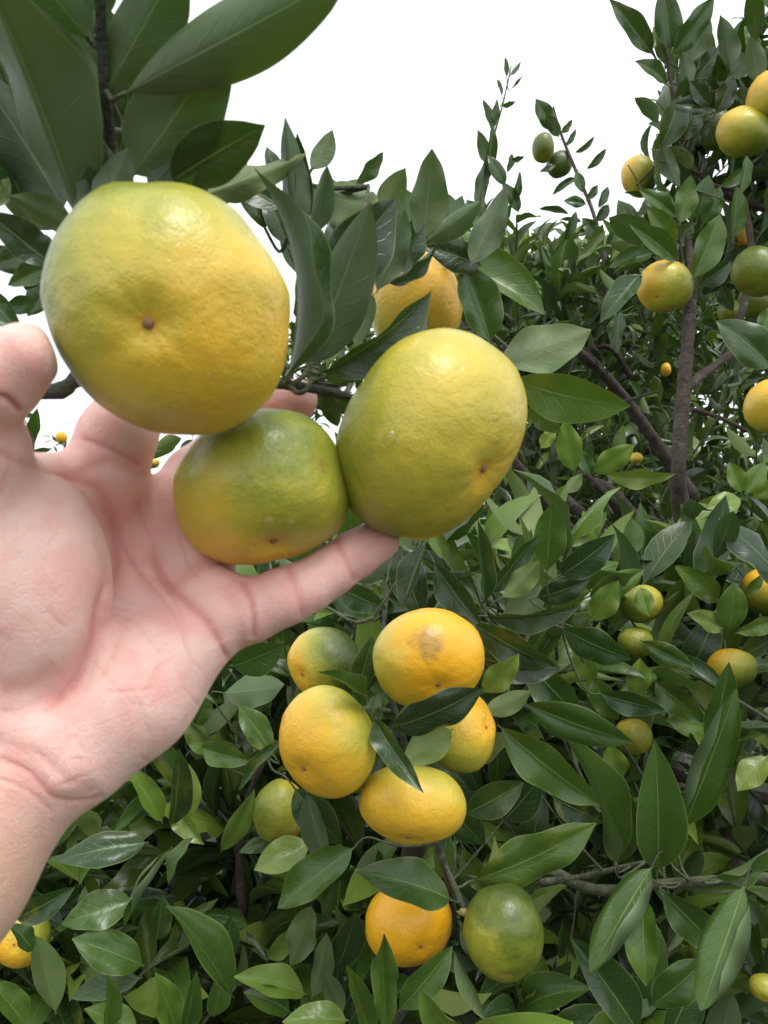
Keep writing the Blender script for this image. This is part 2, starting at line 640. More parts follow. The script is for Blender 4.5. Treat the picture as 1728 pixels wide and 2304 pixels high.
def grow(tree, anchors, rng, leaf_len, n_range, limit, keepout=None, tone=(0.5, 0.17), face=0.35):
    """Twigs with leaves set round them. anchors: (point, direction, length). The largest in view become leaves of their own, the rest one mass."""
    leaves = []
    tv, tf = [], []
    for p, dr, ln in anchors:
        side = dr.orthogonal().normalized()
        bend = Vector((rng.uniform(-1, 1), rng.uniform(-1, 1), rng.uniform(-0.5, 0.7))) * 0.35
        p1 = p + (dr + bend * 0.3) * ln * 0.5
        p2 = p + (dr + bend).normalized() * ln
        path = catmull([(p, 0.0019), (p1, 0.0016), (p2, 0.001)], 3)
        v, f = tube_geo(path, 5)
        o = len(tv)
        tv += v
        tf += [tuple(i + o for i in q) for q in f]
        n = rng.randint(*n_range)
        phi = rng.uniform(0, 6.28)
        for k in range(n):
            t = (k + 0.7) / n
            idx = min(int(t * (len(path) - 1)), len(path) - 2)
            fr = t * (len(path) - 1) - idx
            b = path[idx][0].lerp(path[idx + 1][0], min(1, fr))
            ax = (path[idx + 1][0] - path[idx][0]).normalized()
            s1 = (side - ax * side.dot(ax)).normalized()
            s2 = ax.cross(s1)
            phi += 2.4 + rng.uniform(-0.4, 0.4)
            rad = s1 * math.cos(phi) + s2 * math.sin(phi)
            open_ = rng.uniform(0.5, 1.25) if t < 0.85 else rng.uniform(0.15, 0.7)
            a = (ax + rad * open_ + Vector((rng.uniform(-.2, .2), rng.uniform(-.2, .2), rng.uniform(-.45, .15)))).normalized()
            L = rng.uniform(*leaf_len) * (1 - 0.25 * max(0, t - 0.7))
            W = L * rng.uniform(0.30, 0.47)
            nr = (ax * 0.7 + Vector((0, 0, 0.8)) + Vector((0, -face, 0)) + Vector((rng.uniform(-.5, .5), rng.uniform(-.5, .5), rng.uniform(-.3, .3))))
            if rng.random() < 0.10:
                nr = -nr
            tip = b + a * L
            u, w, d = project((b + tip) * 0.5)
            if (keepout and (keepout(*project(b)) or keepout(u, w, d) or keepout(*project(tip)))) or clear(u, w, d) or clear(*project(tip)) or clear(*project(b)) or clear(*project(b.lerp(tip, .75))):
                continue
            leaves.append((b, tip, W, nr, min(0.97, max(0.05, rng.gauss(*tone))), u, w, d, L))
    inview = [x for x in leaves if -40 < x[5] < 1770 and -40 < x[6] < 2340]
    inview.sort(key=lambda x: x[7] / x[8])
    near = inview[:limit]
    ids = set(id(x) for x in near)
    rest = [x for x in leaves if id(x) not in ids]
    inv = tree.matrix_world.inverted()
    for b, tip, W, nr, tn, *_ in near:
        o = bpy.data.objects.new('leaf', MID_M[rng.randrange(len(MID_M))])
        COL.objects.link(o)
        o.parent = tree
        o.matrix_parent_inverse = inv
        o.matrix_world = leaf_matrix(b, tip, W, nr)
        o.color = (tn, 0, 0, 1)
    if rest:
        V, Fc, U = [], [], []
        o = 0
        for b, tip, W, nr, tn, *_ in rest:
            v, f, u = LOW[rng.randrange(len(LOW))]
            M = np.array(inv @ leaf_matrix(b, tip, W, nr))
            a = np.c_[np.array(v), np.ones(len(v))] @ M.T
            V.append(a[:, :3])
            U.append(np.array(u))
            Fc.append(np.array(f) + o)
            o += len(v)
        fo = obj('foliage', mesh_from('foliage', np.concatenate(V).tolist(), np.concatenate(Fc).tolist(), True, np.concatenate(U)), LEAF_MASS)
        fo.parent = tree
        fo['kind'] = 'stuff'
    if tv:
        to = obj('twigs', mesh_from('twigs', [inv @ q for q in tv], tf), TWIG)
        to.parent = tree
        to['kind'] = 'stuff'


# small fruits that hang clear of the leaves in front of them: (u, v, r, d)
NEAR_FRUIT = [(935, 690, 112, .50), (964, 1483, 126, .50), (731, 1493, 86, .575), (737, 1670, 122, .50), (928, 1808, 115, .50), (1035, 1642, 88, .56), (920, 2076, 97, .585), (1132, 2097, 110, .555), (384, 705, 280, .221), (972, 981, 232, .272), (591, 1098, 195, .263)]
CLEAR = [(1444, 1359, 44, .80), (1430, 1446, 38, .80), (1646, 1504, 50, .80), (1724, 1329, 52, .86), (1424, 1657, 34, .78), (1496, 645, 55, .98), (1674, 297, 55, 1.0), (1742, 222, 55, .98), (1437, 397, 40, 1.3),
         (1704, 612, 52, 1.0), (1744, 915, 60, .9), (1640, 700, 22, 1.15), (1698, 680, 30, 1.2), (1662, 752, 18, 1.2), (1498, 832, 14, 1.75), (1431, 1030, 14, 1.35), (628, 1826, 55, .70), (563, 1685, 16, .85), (1672, 532, 16, 1.2), (1222, 333, 30, 1.96), (1258, 370, 30, 2.0), (1484, 1622, 26, .84)]


def clear(u, v, d):
    return any(d < fd and (u - fu) ** 2 + (v - fv) ** 2 < (fr * 1.1) ** 2 for fu, fv, fr, fd in CLEAR)


def interp(x, tab):
    if x <= tab[0][0]:
        return tab[0][1]
    for (a, b), (c, d) in zip(tab, tab[1:]):
        if x <= c:
            return b + (d - b) * (x - a) / (c - a)
    return tab[-1][1]


def volume(rng, n, ur, dr, top, vmax, ln, lean=(0, -0.35, 0.75), bias=1.0):
    out = []
    while len(out) < n:
        u = rng.uniform(*ur)
        d = dr[0] + (dr[1] - dr[0]) * rng.random() ** bias
        vt = interp(u, top)
        v = vt + (vmax - vt) * rng.random() ** 1.15
        p = P(u, v, d)
        if p.z < 0.12:
            continue
        dirv = (Vector(lean) + Vector((rng.uniform(-1, 1), rng.uniform(-.8, .8), rng.uniform(-.6, .6))) * 0.8).normalized()
        out.append((p - dirv * ln * 0.6, dirv, ln * rng.uniform(0.7, 1.3)))
    return out


# ------------------------------------------------------------------ trees
def tree_root(x, y, label, name='citrus_tree'):
    t = empty(name, Vector((x, y, 0)))
    setp(t, label, 'tree', 'citrus trees of the orchard')
    return t


def trunk(tree, pts, mat=BARK, name='trunk', sides=12):
    """pts in world metres: (x, y, z, radius)"""
    rng = random.Random(int(abs(pts[0][0]) * 1000) + len(pts))
    path = catmull([(Vector(q[:3]), q[3]) for q in pts], 7)
    LIMBS.setdefault(tree.name, []).extend(q for q, _ in path)
    v, f = tube_geo(path, sides, 0.08, rng)
    o = obj(name, mesh_from(name, [q - tree.location for q in v], f), mat)
    o.parent = tree
    return o


# ---- the tree whose bearing branch is held up
held = tree_root(-0.95, 0.75, 'nearest tree whose leafy bearing branch is held up against the white sky')
trunk(held, [(-0.95, 0.75, 0, 0.05), (-0.93, 0.72, 0.5, 0.042), (-0.88, 0.66, 1.0, 0.033), (-0.72, 0.52, 1.42, 0.02), (-0.45, 0.38, 1.53, 0.012)])
branch(held, 'branch', [(-1200, 480, 0.38, 60), (-500, 800, 0.33, 44), (60, 880, 0.285, 36), (190, 850, 0.275, 36), (420, 840, 0.282, 30), (640, 866, 0.288, 24), (775, 890, 0.292, 20), (880, 930, 0.297, 16)], DARK_TWIG, 0.14)
branch(held, 'twig', [(250, 850, 0.283, 24), (262, 600, 0.285, 24), (258, 390, 0.268, 24), (236, 200, 0.25, 25), (228, 60, 0.24, 25), (222, -60, 0.23, 24)], DARK_TWIG, 0.06)
branch(held, 'twig', [(640, 866, 0.288, 16), (665, 860, 0.284, 12), (700, 820, 0.285, 12), (760, 700, 0.30, 11), (800, 560, 0.32, 10), (830, 420, 0.34, 8)], TWIG, 0.08)
branch(held, 'twig', [(640, 866, 0.288, 13), (652, 845, 0.284, 11), (668, 740, 0.29, 10), (672, 600, 0.30, 9), (668, 480, 0.31, 8)], TWIG, 0.08)
branch(held, 'twig', [(775, 890, 0.293, 14), (840, 800, 0.38, 12), (960, 760, 0.44, 11), (1080, 740, 0.47, 9), (1160, 800, 0.47, 8)], TWIG, 0.06)
branch(held, 'twig', [(650, 862, 0.286, 14), (668, 884, 0.283, 12), (690, 876, 0.281, 11), (700, 850, 0.281, 9)], TWIG, 0.08, 7)
HELD = [
    # crown above the big fruit
    (270, 215, 800, -70, 185, .245, .212, 172, .16, .2, .05),
    (290, 405, 512, 70, 200, .262, .235, 168, .30, .4, .05),
    (378, 412, 596, 282, 128, .262, .255, 20, .25, -.3, -.45),
    (232, 445, 440, 388, 66, .236, .222, 45, .5, .8, -.2),
    (455, 440, 690, 345, 70, .275, .29, 160, .3, .3, .35),
    (185, 515, -50, -90, 240, .262, .205, 150, .55, .3, .0),
    (212, 500, 80, 110, 110, .275, .25, 30, .5, .3, -.85),
    (252, 328, -10, -40, 150, .262, .225, 175, .35, .3, -.05),
    (202, 92, 40, -100, 130, .245, .225, 170, .3, .3, .0),
    (215, 70, 232, -120, 60, .245, .23, 150, .4, .2, .0),
    (235, 210, 420, -120, 150, .25, .225, 165, .3, .2, -.1),
    (262, 250, 150, -60, 140, .272, .25, 160, .3, .2, -.2),
    (265, 385, 300, 120, 130, .285, .27, 15, .3, .2, -.5),
    (250, 400, 120, 330, 90, .29, .285, 10, .3, .2, -.5),
    (168, 518, 22, 440, 62, .29, .285, 150, .3, .3, .25),
    (125, 600, -30, 475, 88, .285, .27, 15, .3, -.2, -.8),
    (128, 598, 18, 642, 52, .30, .30, 25, .35, .3, .1),
    (130, 590, 60, 520, 60, .30, .30, 20, .3, .3, .1),
    (130, 620, 62, 712, 66, .30, .30, 20, .3, .3, -.2),
    (-40, 650, 48, 748, 90, .30, .30, 10, .3, .2, -.2),
    (-30, 470, 20, 400, 60, .29, .29, 160, .3, .2, .4),
    (140, 700, 40, 600, 70, .31, .31, 10, .3, .2, -.3),
    (240, 300, 20, 180, 130, .295, .285, 15, .35, .3, -.8), (60, 420, -40, 150, 150, .30, .29, 160, .4, .3, -.6), (230, 440, 110, 300, 110, .30, .295, 20, .35, .3, -.9), (150, 430, 20, 250, 130, .31, .30, 165, .35, .2, -.7),
    (330, 420, 440, 200, 130, .30, .29, 20, .35, .3, -.7), (300, 300, 420, 150, 120, .30, .28, 160, .4, .3, -.5), (120, 90, -30, 10, 120, .27, .26, 20, .35, .3, -.8), (300, 120, 330, -60, 110, .28, .26, 20, .4, .3, -.7),
    (190, 250, 100, 120, 120, .31, .30, 15, .4, .3, -.9), (420, 440, 560, 390, 80, .29, .29, 20, .35, .4, -.4), (90, 560, 10, 540, 70, .31, .31, 25, .4, .3, -.5),
    (150, 480, -60, 150, 160, .29, .28, 165, .25, .3, -.6), (60, 480, -30, 250, 130, .30, .29, 20, .3, .3, -.7), (205, 335, 140, 20, 140, .30, .275, 160, .25, .3, -.5), (172, 470, 60, 120, 130, .305, .29, 15, .3, .3, -.8),
    (255, 390, 330, 180, 110, .30, .29, 160, .3, .3, -.6), (90, 120, 20, -60, 110, .28, .26, 160, .3, .3, -.5), (70, 330, -30, 60, 120, .30, .28, 15, .3, .3, -.8),
    (130, 520, -30, 400, 80, .30, .30, 160, .25, .3, .1), (118, 560, -20, 600, 70, .305, .30, 20, .3, .3, -.3), (100, 640, -30, 560, 70, .31, .31, 20, .3, .3, -.5), (110, 690, 10, 690, 60, .31, .31, 20, .3, .3, -.2), (60, 520, -40, 520, 60, .32, .32, 160, .3, .3, .1),
    (215, 470, 290, 330, 90, .25, .25, 160, .3, .3, -.3), (330, 425, 420, 330, 90, .262, .26, 165, .25, .3, -.2), (190, 500, 150, 330, 80, .255, .25, 160, .4, .3, -.3), (240, 460, 210, 300, 80, .26, .255, 20, .4, .3, -.7), (440, 430, 560, 330, 90, .285, .285, 165, .25, .3, -.1),
    # cluster right of the big fruit
    (640, 862, 571, 378, 80, .282, .268, 66, .5, .75, -.3),
    (668, 565, 641, 264, 78, .30, .285, 160, .6, -.3, -.1),
    (672, 570, 668, 300, 60, .304, .295, 30, .5, -.3, -.8),
    (700, 385, 748, 292, 58, .36, .36, 150, .3, .2, .1),
    (706, 528, 736, 372, 66, .31, .30, 160, .35, .3, .0),
    (690, 415, 852, 462, 96, .35, .33, 155, .25, .7, .25),
    (800, 415, 862, 342, 36, .38, .38, 30, .3, .2, -.1),
    (948, 545, 972, 335, 108, .37, .355, 165, .28, .4, .15),
    (850, 485, 912, 378, 78, .39, .38, 165, .25, .3, .4),
    (672, 700, 892, 445, 150, .30, .31, 20, .35, .35, -.9),
    (692, 832, 833, 455, 170, .285, .27, 165, .32, .25, -.15),
    (730, 760, 700, 560, 120, .30, .30, 10, .3, .2, -.6),
    (846, 660, 910, 470, 76, .32, .315, 160, .3, .3, -.05),
    (862, 615, 956, 503, 62, .33, .335, 40, .5, .3, -.5),
    (870, 640, 985, 548, 40, .34, .34, 50, .4, .3, -.4),
    (712, 842, 970, 655, 104, .283, .285, 38, .75, .55, -.45),
    (956, 545, 1083, 452, 66, .38, .37, 160, .3, .3, .1),
    (1058, 600, 1137, 418, 78, .40, .40, 165, .35, .2, -.1),
    (1085, 600, 955, 555, 72, .42, .41, 15, .3, .6, -.9),
    (1105, 776, 1038, 588, 98, .43, .42, 30, .45, .35, -.1),
    (1008, 598, 1226, 708, 132, .47, .45, -35, .32, .7, .15),
    (1118, 815, 1330, 742, 110, .46, .46, 150, .22, .3, .25),
    (1150, 852, 1418, 913, 108, .46, .45, 20, .25, .55, .35),
    (1190, 905, 1262, 975, 62, .48, .48, 20, .3, .4, .4),
    (726, 852, 842, 806, 60, .31, .31, 15, .3, .4, .1),
    (735, 880, 760, 960, 70, .315, .32, 20, .3, .3, -.2),
    (700, 850, 800, 930, 60, .32, .33, 20, .3, .3, -.3),
    (842, 660, 800, 780, 80, .36, .36, 160, .3, .2, .1),
    (880, 560, 1010, 470, 70, .42, .42, 20, .3, .3, -.2),
    (640, 470, 520, 400, 80, .33, .33, 20, .3, .3, -.5),
    (600, 520, 530, 400, 90, .34, .34, 25, .3, .3, -.6),
    (700, 500, 820, 400, 90, .40, .40, 160, .3, .3, .2),
    (620, 420, 600, 330, 70, .34, .34, 30, .4, .3, -.5),
]
HELD += [
    (930, 560, 905, 420, 90, .44, .44, 160, .2, .3, .1), (880, 520, 800, 430, 80, .43, .43, 20, .25, .3, -.2), (990, 560, 1040, 440, 80, .45, .45, 160, .2, .3, .0), (820, 560, 850, 440, 80, .42, .42, 20, .25, .3, -.5),
    (1040, 540, 985, 430, 70, .47, .47, 20, .25, .3, -.3), (760, 520, 745, 400, 80, .40, .40, 160, .2, .3, -.1), (700, 640, 640, 480, 90, .36, .36, 20, .25, .3, -.6), (880, 600, 960, 520, 80, .45, .45, 20, .25, .3, -.5),
    (600, 470, 540, 400, 80, .36, .36, 160, .2, .3, .0), (780, 640, 740, 500, 100, .37, .37, 20, .25, .3, -.7), (1060, 640, 1120, 540, 80, .48, .48, 20, .25, .3, -.4), (1000, 600, 1100, 560, 70, .48, .48, 20, .25, .3, -.6),
    (930, 470, 985, 400, 50, .46, .46, 20, .3, .3, -.2), (1090, 520, 1050, 450, 50, .5, .5, 20, .3, .3, -.2), (1100, 640, 1180, 600, 60, .52, .52, 20, .3, .3, -.3), (650, 560, 600, 440, 70, .34, .34, 15, .3, .3, -.6),
]
for s in HELD:
    hand_leaf(held, s[:4] + (s[4] * 1.13,) + s[5:])

# ---- the low bush that carries the hanging bunch
bush = tree_root(0.12, 1.05, 'low dense bush with glossy leaves carrying the bunch under the hand')
trunk(bush, [(0.12, 1.05, 0, 0.04), (0.11, 1.0, 0.35, 0.036), (0.06, 0.93, 0.7, 0.03), (0.03, 0.80, 1.0, 0.018), (0.03, 0.66, 1.2, 0.009)])
branch(bush, 'branch', [(700, 2600, 0.85, 30), (980, 2150, 0.66, 18), (1012, 2010, 0.60, 18), (985, 1900, 0.575, 20), (960, 1800, 0.565, 18), (900, 1640, 0.56, 16), (862, 1480, 0.57, 13), (868, 1360, 0.62, 11), (880, 1240, 0.66, 9)], DARK_TWIG, 0.10)
branch(bush, 'branch', [(1150, 1900, 0.78, 30), (1215, 1945, 0.72, 29), (1340, 2002, 0.665, 25), (1478, 1990, 0.63, 23), (1600, 1982, 0.60, 23), (1800, 1970, 0.57, 22)], TWIG, 0.07)
branch(bush, 'twig', [(1215, 1985, 0.70, 16), (1300, 1975, 0.68, 14), (1385, 1955, 0.66, 12), (1450, 1940, 0.64, 10)], TWIG, 0.05)
branch(bush, 'twig', [(985, 1900, 0.58, 12), (1008, 1960, 0.58, 12), (1032, 2015, 0.575, 12), (1046, 2050, 0.57, 13)], TWIG, 0.08)
branch(bush, 'twig', [(840, 1390, 0.58, 10), (800, 1400, 0.575, 9), (760, 1380, 0.59, 8), (700, 1350, 0.60, 7)], TWIG, 0.08)
branch(bush, 'branch', [(560, 2250, 0.82, 18), (545, 2050, 0.80, 20), (540, 1900, 0.78, 19), (560, 1790, 0.76, 16), (600, 1700, 0.74, 12)], BARK, 0.12)
branch(bush, 'branch', [(1770, 1800, 0.95, 30), (1660, 1790, 0.94, 28), (1560, 1760, 0.92, 24), (1480, 1720, 0.92, 20)], BARK, 0.12)
branch(bush, 'branch', [(1640, 1900, 0.98, 30), (1560, 1935, 0.93, 30), (1500, 1960, 0.90, 26), (1420, 2030, 0.9, 24)], BARK, 0.12)
branch(bush, 'twig', [(1195, 1420, 0.66, 12), (1225, 1395, 0.655, 12), (1245, 1375, 0.66, 10), (1262, 1400, 0.66, 8)], DARK_TWIG, 0.15)
BUSH = [
    # around the bunch
    (872, 1640, 1090, 1546, 88, .47, .452, 30, .25, .45, -1.0),
    (1020, 1640, 905, 1722, 92, .498, .49, 175, .2, .6, .65),
    (838, 1612, 953, 1784, 62, .495, .455, 20, .3, .4, -.35),
    (826, 1576, 716, 1512, 42, .50, .462, 40, .45, .5, -.1),
    (800, 1560, 838, 1430, 62, .53, .53, 20, .3, .3, -.4),
    (850, 1560, 830, 1640, 40, .52, .51, 30, .3, .2, .0),
    (1018, 2026, 800, 1962, 112, .555, .53, 25, .22, .75, -.15),
    (800, 1905, 624, 2044, 112, .60, .60, 15, .2, .35, .0),
    (1060, 1982, 1342, 1852, 108, .58, .56, 25, .22, .35, .15),
    (700, 1895, 572, 1958, 86, .68, .66, 20, .2, .4, .75),
    (872, 2330, 864, 2100, 62, .53, .51, 20, .4, -.35, .15),
    (838, 2330, 780, 2172, 56, .54, .52, 20, .4, -.3, .2),
    (895, 2275, 1018, 2128, 84, .55, .55, 15, .3, .5, .1),
    (1030, 2320, 945, 2226, 84, .52, .50, -30, .3, .9, .4),
    (1020, 2138, 1094, 2296, 40, .56, .54, 45, .5, -.3, .45),
    (1040, 2335, 1290, 2300, 130, .53, .51, 25, .2, 1.0, .55),
    (690, 2238, 526, 2198, 76, .58, .56, 30, .35, .3, .6),
    (650, 2180, 700, 2038, 74, .61, .60, 160, .3, .3, .25),
    (600, 2160, 690, 2060, 50, .63, .62, 20, .3, .3, .7),
    (760, 2180, 800, 2050, 80, .62, .61, 20, .3, .3, -.6),
    (700, 2250, 735, 2100, 60, .60, .60, 155, .4, .2, .2),
    (770, 2290, 725, 2180, 50, .585, .58, 160, .4, .2, .1),
    (1010, 1860, 990, 1980, 52, .60, .60, 20, .3, .2, .0),
    (1000, 1800, 1090, 1900, 90, .62, .62, 20, .3, .3, -.3),
    (1040, 1905, 1095, 2010, 60, .63, .63, 20, .3, .2, .2),
    (1055, 2060, 1052, 2150, 34, .57, .56, 30, .4, .2, -.2),
    (660, 1770, 770, 1900, 100, .66, .66, 20, .3, .3, -.45),
    (690, 1780, 740, 1960, 70, .64, .64, 160, .4, .2, -.3),
    # right of the bunch
    (1120, 1630, 1352, 1812, 104, .56, .55, 22, .25, .4, .05),
    (1178, 1580, 1424, 1669, 92, .60, .585, 25, .3, .45, -.15),
    (1382, 1948, 1258, 1640, 84, .62, .60, 50, .75, .4, .05),
    (1390, 1950, 1380, 1730, 110, .64, .63, 20, .25, .2, -.35),
    (1479, 1962, 1472, 1664, 128, .60, .575, 12, .28, .55, -.05),
    (1535, 1870, 1657, 1550, 128, .63, .61, 12, .15, .3, -.05, 2.3),
    (1470, 1946, 1328, 2188, 128, .585, .56, 12, .10, .35, .05, 2.5),
    (1448, 2010, 1454, 2220, 98, .58, .56, 15, .25, .35, .25),
    (1676, 1988, 1576, 2274, 158, .555, .53, -4, .10, .3, .1, 2.5),
    (1488, 2002, 1640, 2150, 92, .62, .61, 20, .3, .3, -.1),
    (1600, 1975, 1760, 1882, 66, .58, .56, 55, .5, .3, .1),
    (1440, 2330, 1282, 2108, 112, .62, .61, 20, .35, .3, -.4),
    (1460, 2265, 1590, 2155, 86, .66, .65, 20, .3, .4, -.15),
    (1500, 2340, 1570, 2180, 100, .70, .70, 20, .3, .3, -.4),
    (1045, 1832, 1178, 1760, 86, .60, .595, 20, .25, .4, -.35),
    (1130, 1850, 1218, 1745, 84, .63, .62, 20, .25, .3, -.75),
    (1240, 1790, 1360, 1850, 110, .66, .65, 20, .3, .3, -.7),
    (1030, 1700, 1150, 1650, 84, .57, .565, 150, .3, .5, .15),
    (1085, 1600, 1195, 1555, 60, .56, .555, 160, .35, .4, .35),
    (1085, 1560, 1168, 1470, 64, .55, .54, 20, .5, .3, .75),
    (1080, 1480, 1260, 1505, 92, .58, .57, 22, .3, .5, -.75),
    (1062, 1400, 1256, 1503, 84, .575, .56, 25, .3, .45, -.6),
    (1180, 1480, 1310, 1620, 120, .66, .65, 15, .25, .3, -.25),
    (1092, 1386, 1306, 1362, 56, .60, .58, 40, .45, .6, -.4),
    (1230, 1290, 1242, 1130, 88, .66, .64, 12, .25, -.2, .1),
    (1258, 1296, 1384, 1202, 84, .64, .63, 25, .3, .4, -.85),
    (1104, 1338, 1211, 1205, 58, .62, .61, 30, .4, -.2, -.5),
    (1092, 1362, 1074, 1168, 46, .61, .60, 35, .5, -.2, -.55),
    (1128, 1346, 1214, 1262, 66, .61, .60, 165, .3, .6, .55),
    (1205, 1345, 1328, 1302, 66, .66, .65, 20, .3, .7, -.8),
    (1320, 1345, 1450, 1280, 60, .70, .69, 20, .3, .3, .35),
    (1330, 1398, 1392, 1306, 88, .68, .67, 15, .22, .2, .5),
    (1262, 1412, 1421, 1483, 82, .64, .62, 28, .3, .5, -.45),
    (975, 1265, 1082, 1406, 78, .60, .58, 22, .3, .4, -.75),
    (900, 1230, 950, 1390, 110, .60, .59, 15, .3, .3, -.85),
    (960, 1220, 905, 1370, 60, .57, .56, 40, .5, .2, -.8),
    (1000, 1260, 960, 1180, 70, .64, .64, 20, .3, .3, .3),
    (760, 1320, 870, 1370, 80, .60, .60, 20, .3, .3, -.4),
    (830, 1390, 720, 1310, 90, .62, .61, 25, .3, .3, -.5),
    (1300, 1450, 1340, 1540, 60, .70, .70, 15, .3, .3, .5),
    (1330, 1520, 1390, 1620, 80, .70, .70, 15, .3, .3, .1),
    (1349, 1560, 1496, 1597, 62, .68, .67, 20, .25, .5, -.5),
    (1440, 1440, 1560, 1500, 56, .74, .73, 18, .3, .3, -.2),
    (1432, 1570, 1440, 1480, 72, .72, .71, 15, .3, .3, .65),
    (1470, 1530, 1590, 1625, 74, .72, .71, 18, .3, .3, .15),
    (1600, 1680, 1640, 1490, 92, .72, .70, 12, .3, .3, -.15),
    (1590, 1640, 1500, 1620, 80, .74, .73, 12, .2, .3, .45),
    (1390, 1760, 1370, 1670, 100, .73, .72, 15, .2, .3, .55),
    (1728, 1700, 1660, 1780, 100, .75, .74, 15, .2, .3, .8),
    (1620, 1355, 1520, 1272, 72, .78, .77, 15, .2, .4, .45),
    (1642, 1420, 1652, 1310, 82, .76, .75, 10, .15, .3, .25),
    (1655, 1425, 1760, 1385, 44, .75, .74, 20, .3, .4, .6),
    (1630, 1415, 1545, 1380, 50, .77, .76, 20, .4, .5, .7),
    (1440, 1320, 1462, 1388, 66, .735, .715, 15, .2, .4, .55),
    (1670, 1340, 1716, 1292, 34, .80, .79, 20, .3, .6, .6),
    # bottom left
    (386, 1864, 402, 1684, 72, .63, .61, 25, .35, .3, -.6),
    (366, 1852, 288, 1726, 66, .66, .65, 20, .25, .3, .55),
    (420, 1850, 425, 1720, 60, .66, .66, 20, .3, .3, .75),
    (335, 1895, 124, 1938, 84, .62, .60, 20, .25, .6, -.5),
    (388, 1906, 280, 2082, 70, .60, .58, 25, .55, .8, .0, 1.0),
    (440, 1880, 380, 1990, 34, .60, .59, 50, .5, .4, -.1),
    (303, 2025, 138, 2080, 96, .61, .59, 15, .22, .5, .0),
    (325, 2174, 162, 2112, 96, .60, .58, 15, .25, .5, .05),
    (30, 2068, 168, 1996, 76, .58, .58, 22, .3, .3, -.65),
    (126, 2282, 80, 2106, 78, .58, .57, 165, .3, .2, .3),
    (450, 1680, 572, 1712, 62, .70, .68, 20, .25, .6, .2),
    (610, 1692, 536, 1586, 66, .68, .68, 25, .35, .3, .15),
    (396, 1818, 460, 1900, 56, .64, .62, 25, .45, .6, .65),
    (495, 1918, 572, 1775, 52, .66, .65, 25, .35, .3, .45),
    (638, 1668, 538, 1780, 40, .63, .62, 35, .4, .3, -.35),
    (525, 2246, 372, 2038, 86, .60, .58, 40, .7, .3, .0),
    (320, 2200, 158, 2246, 66, .60, .59, 20, .3, .4, -.2),
    (235, 2330, 241, 2192, 54, .56, .55, 40, .6, .2, .2),
    (400, 2330, 348, 2188, 66, .58, .57, 20, .4, .2, .35),
    (412, 2330, 442, 2184, 62, .57, .56, 20, .4, .2, -.05),
    (655, 2280, 548, 2232, 76, .57, .56, 20, .3, .6, .0),
    (785, 2296, 635, 2300, 76, .55, .54, 20, .2, .6, .6),
    (620, 1885, 538, 1918, 40, .72, .71, 15, .2, .3, -.1),
    (500, 2170, 520, 2060, 60, .68, .68, 20, .3, .3, -.4),
    (350, 2120, 365, 2010, 60, .68, .68, 20, .3, .3, -.3),
    (60, 2310, -20, 2210, 80, .58, .57, 20, .3, .3, .2),
    (310, 2320, 190, 2270, 70, .57, .56, 20, .3, .5, .3),
    (75, 2140, 20, 2080, 60, .56, .55, 30, .3, .4, -.4),
    (480, 2290, 500, 2180, 60, .63, .63, 20, .3, .3, .1),
    (420, 1620, 480, 1700, 60, .75, .75, 20, .3, .3, .5),
    (430, 1660, 470, 1560, 60, .76, .76, 20, .3, .3, .0),
    (520, 1500, 640, 1450, 100, .68, .66, 20, .25, .4, -.2),
    (500, 1560, 640, 1540, 90, .72, .70, 160, .2, .4, .1),
    (240, 1800, 290, 1880, 60, .74, .74, 20, .3, .3, .2),
    (215, 1850, 150, 1920, 60, .74, .74, 20, .3, .3, .4),
]
for s in BUSH:
    hand_leaf(bush, s)
rb = random.Random(21)
bush_top = [(-500, 1900), (0, 1790), (150, 1740), (300, 1610), (560, 1440), (700, 1330), (860, 1260), (1050, 1190), (1300, 1260), (1728, 1290), (2300, 1300)]
grow(bush, volume(rb, 360, (-300, 2000), (0.74, 1.05), bush_top, 2600, 0.13) + volume(rb, 330, (-500, 2200), (0.95, 1.5), bush_top, 2500, 0.14) + volume(rb, 200, (-300, 2000), (1.4, 2.1), bush_top, 2300, 0.16), rb, (0.066, 0.112), (5, 8), 190, tone=(0.53, 0.23), keepout=lambda u, v, d: d < 0.66)

# ---- the tree with the bare stem on the right
stem_tree = tree_root(0.50, 1.35, 'taller tree with a bare brown stem and fruit high against the sky')
trunk(stem_tree, [(0.46, 1.22, 0, 0.034), (0.50, 1.24, 0.5, 0.030), (0.53, 1.18, 1.0, 0.024), (0.505, 1.12, 1.30, 0.019), (*P(1584, 1249, 1.06), 0.0165), (*P(1535, 1150, 1.03), 0.0125), (*P(1527, 1040, 1.0), 0.0098), (*P(1541, 850, 1.0), 0.0085), (*P(1552, 700, 1.0), 0.0078), (*P(1557, 620, 1.0), 0.0055), (*P(1548, 530, 1.02), 0.0035)])
branch(stem_tree, 'branch', [(1530, 905, 1.0, 24), (1560, 860, 1.0, 22), (1636, 802, 1.02, 20), (1760, 700, 1.06, 18)], BARK, 0.10)
branch(stem_tree, 'branch', [(1640, 800, 1.03, 18), (1690, 600, 1.08, 16), (1665, 440, 1.1, 15), (1600, 415, 1.1, 13), (1540, 340, 1.1, 12), (1505, 160, 1.08, 9), (1485, 60, 1.08, 6)], BARK, 0.10)
branch(stem_tree, 'branch', [(1590, 415, 1.12, 13), (1640, 440, 1.12, 15), (1740, 480, 1.12, 16), (1840, 540, 1.12, 18)], BARK, 0.10)
branch(stem_tree, 'twig', [(1500, 186, 1.08, 6), (1470, 120, 1.08, 5), (1440, 60, 1.08, 4)], DARK_TWIG, 0.05)
branch(stem_tree, 'twig', [(1545, 640, 1.0, 9), (1530, 560, 0.99, 9), (1526, 490, 0.98, 8), (1540, 420, 0.98, 6)], DARK_TWIG, 0.05)
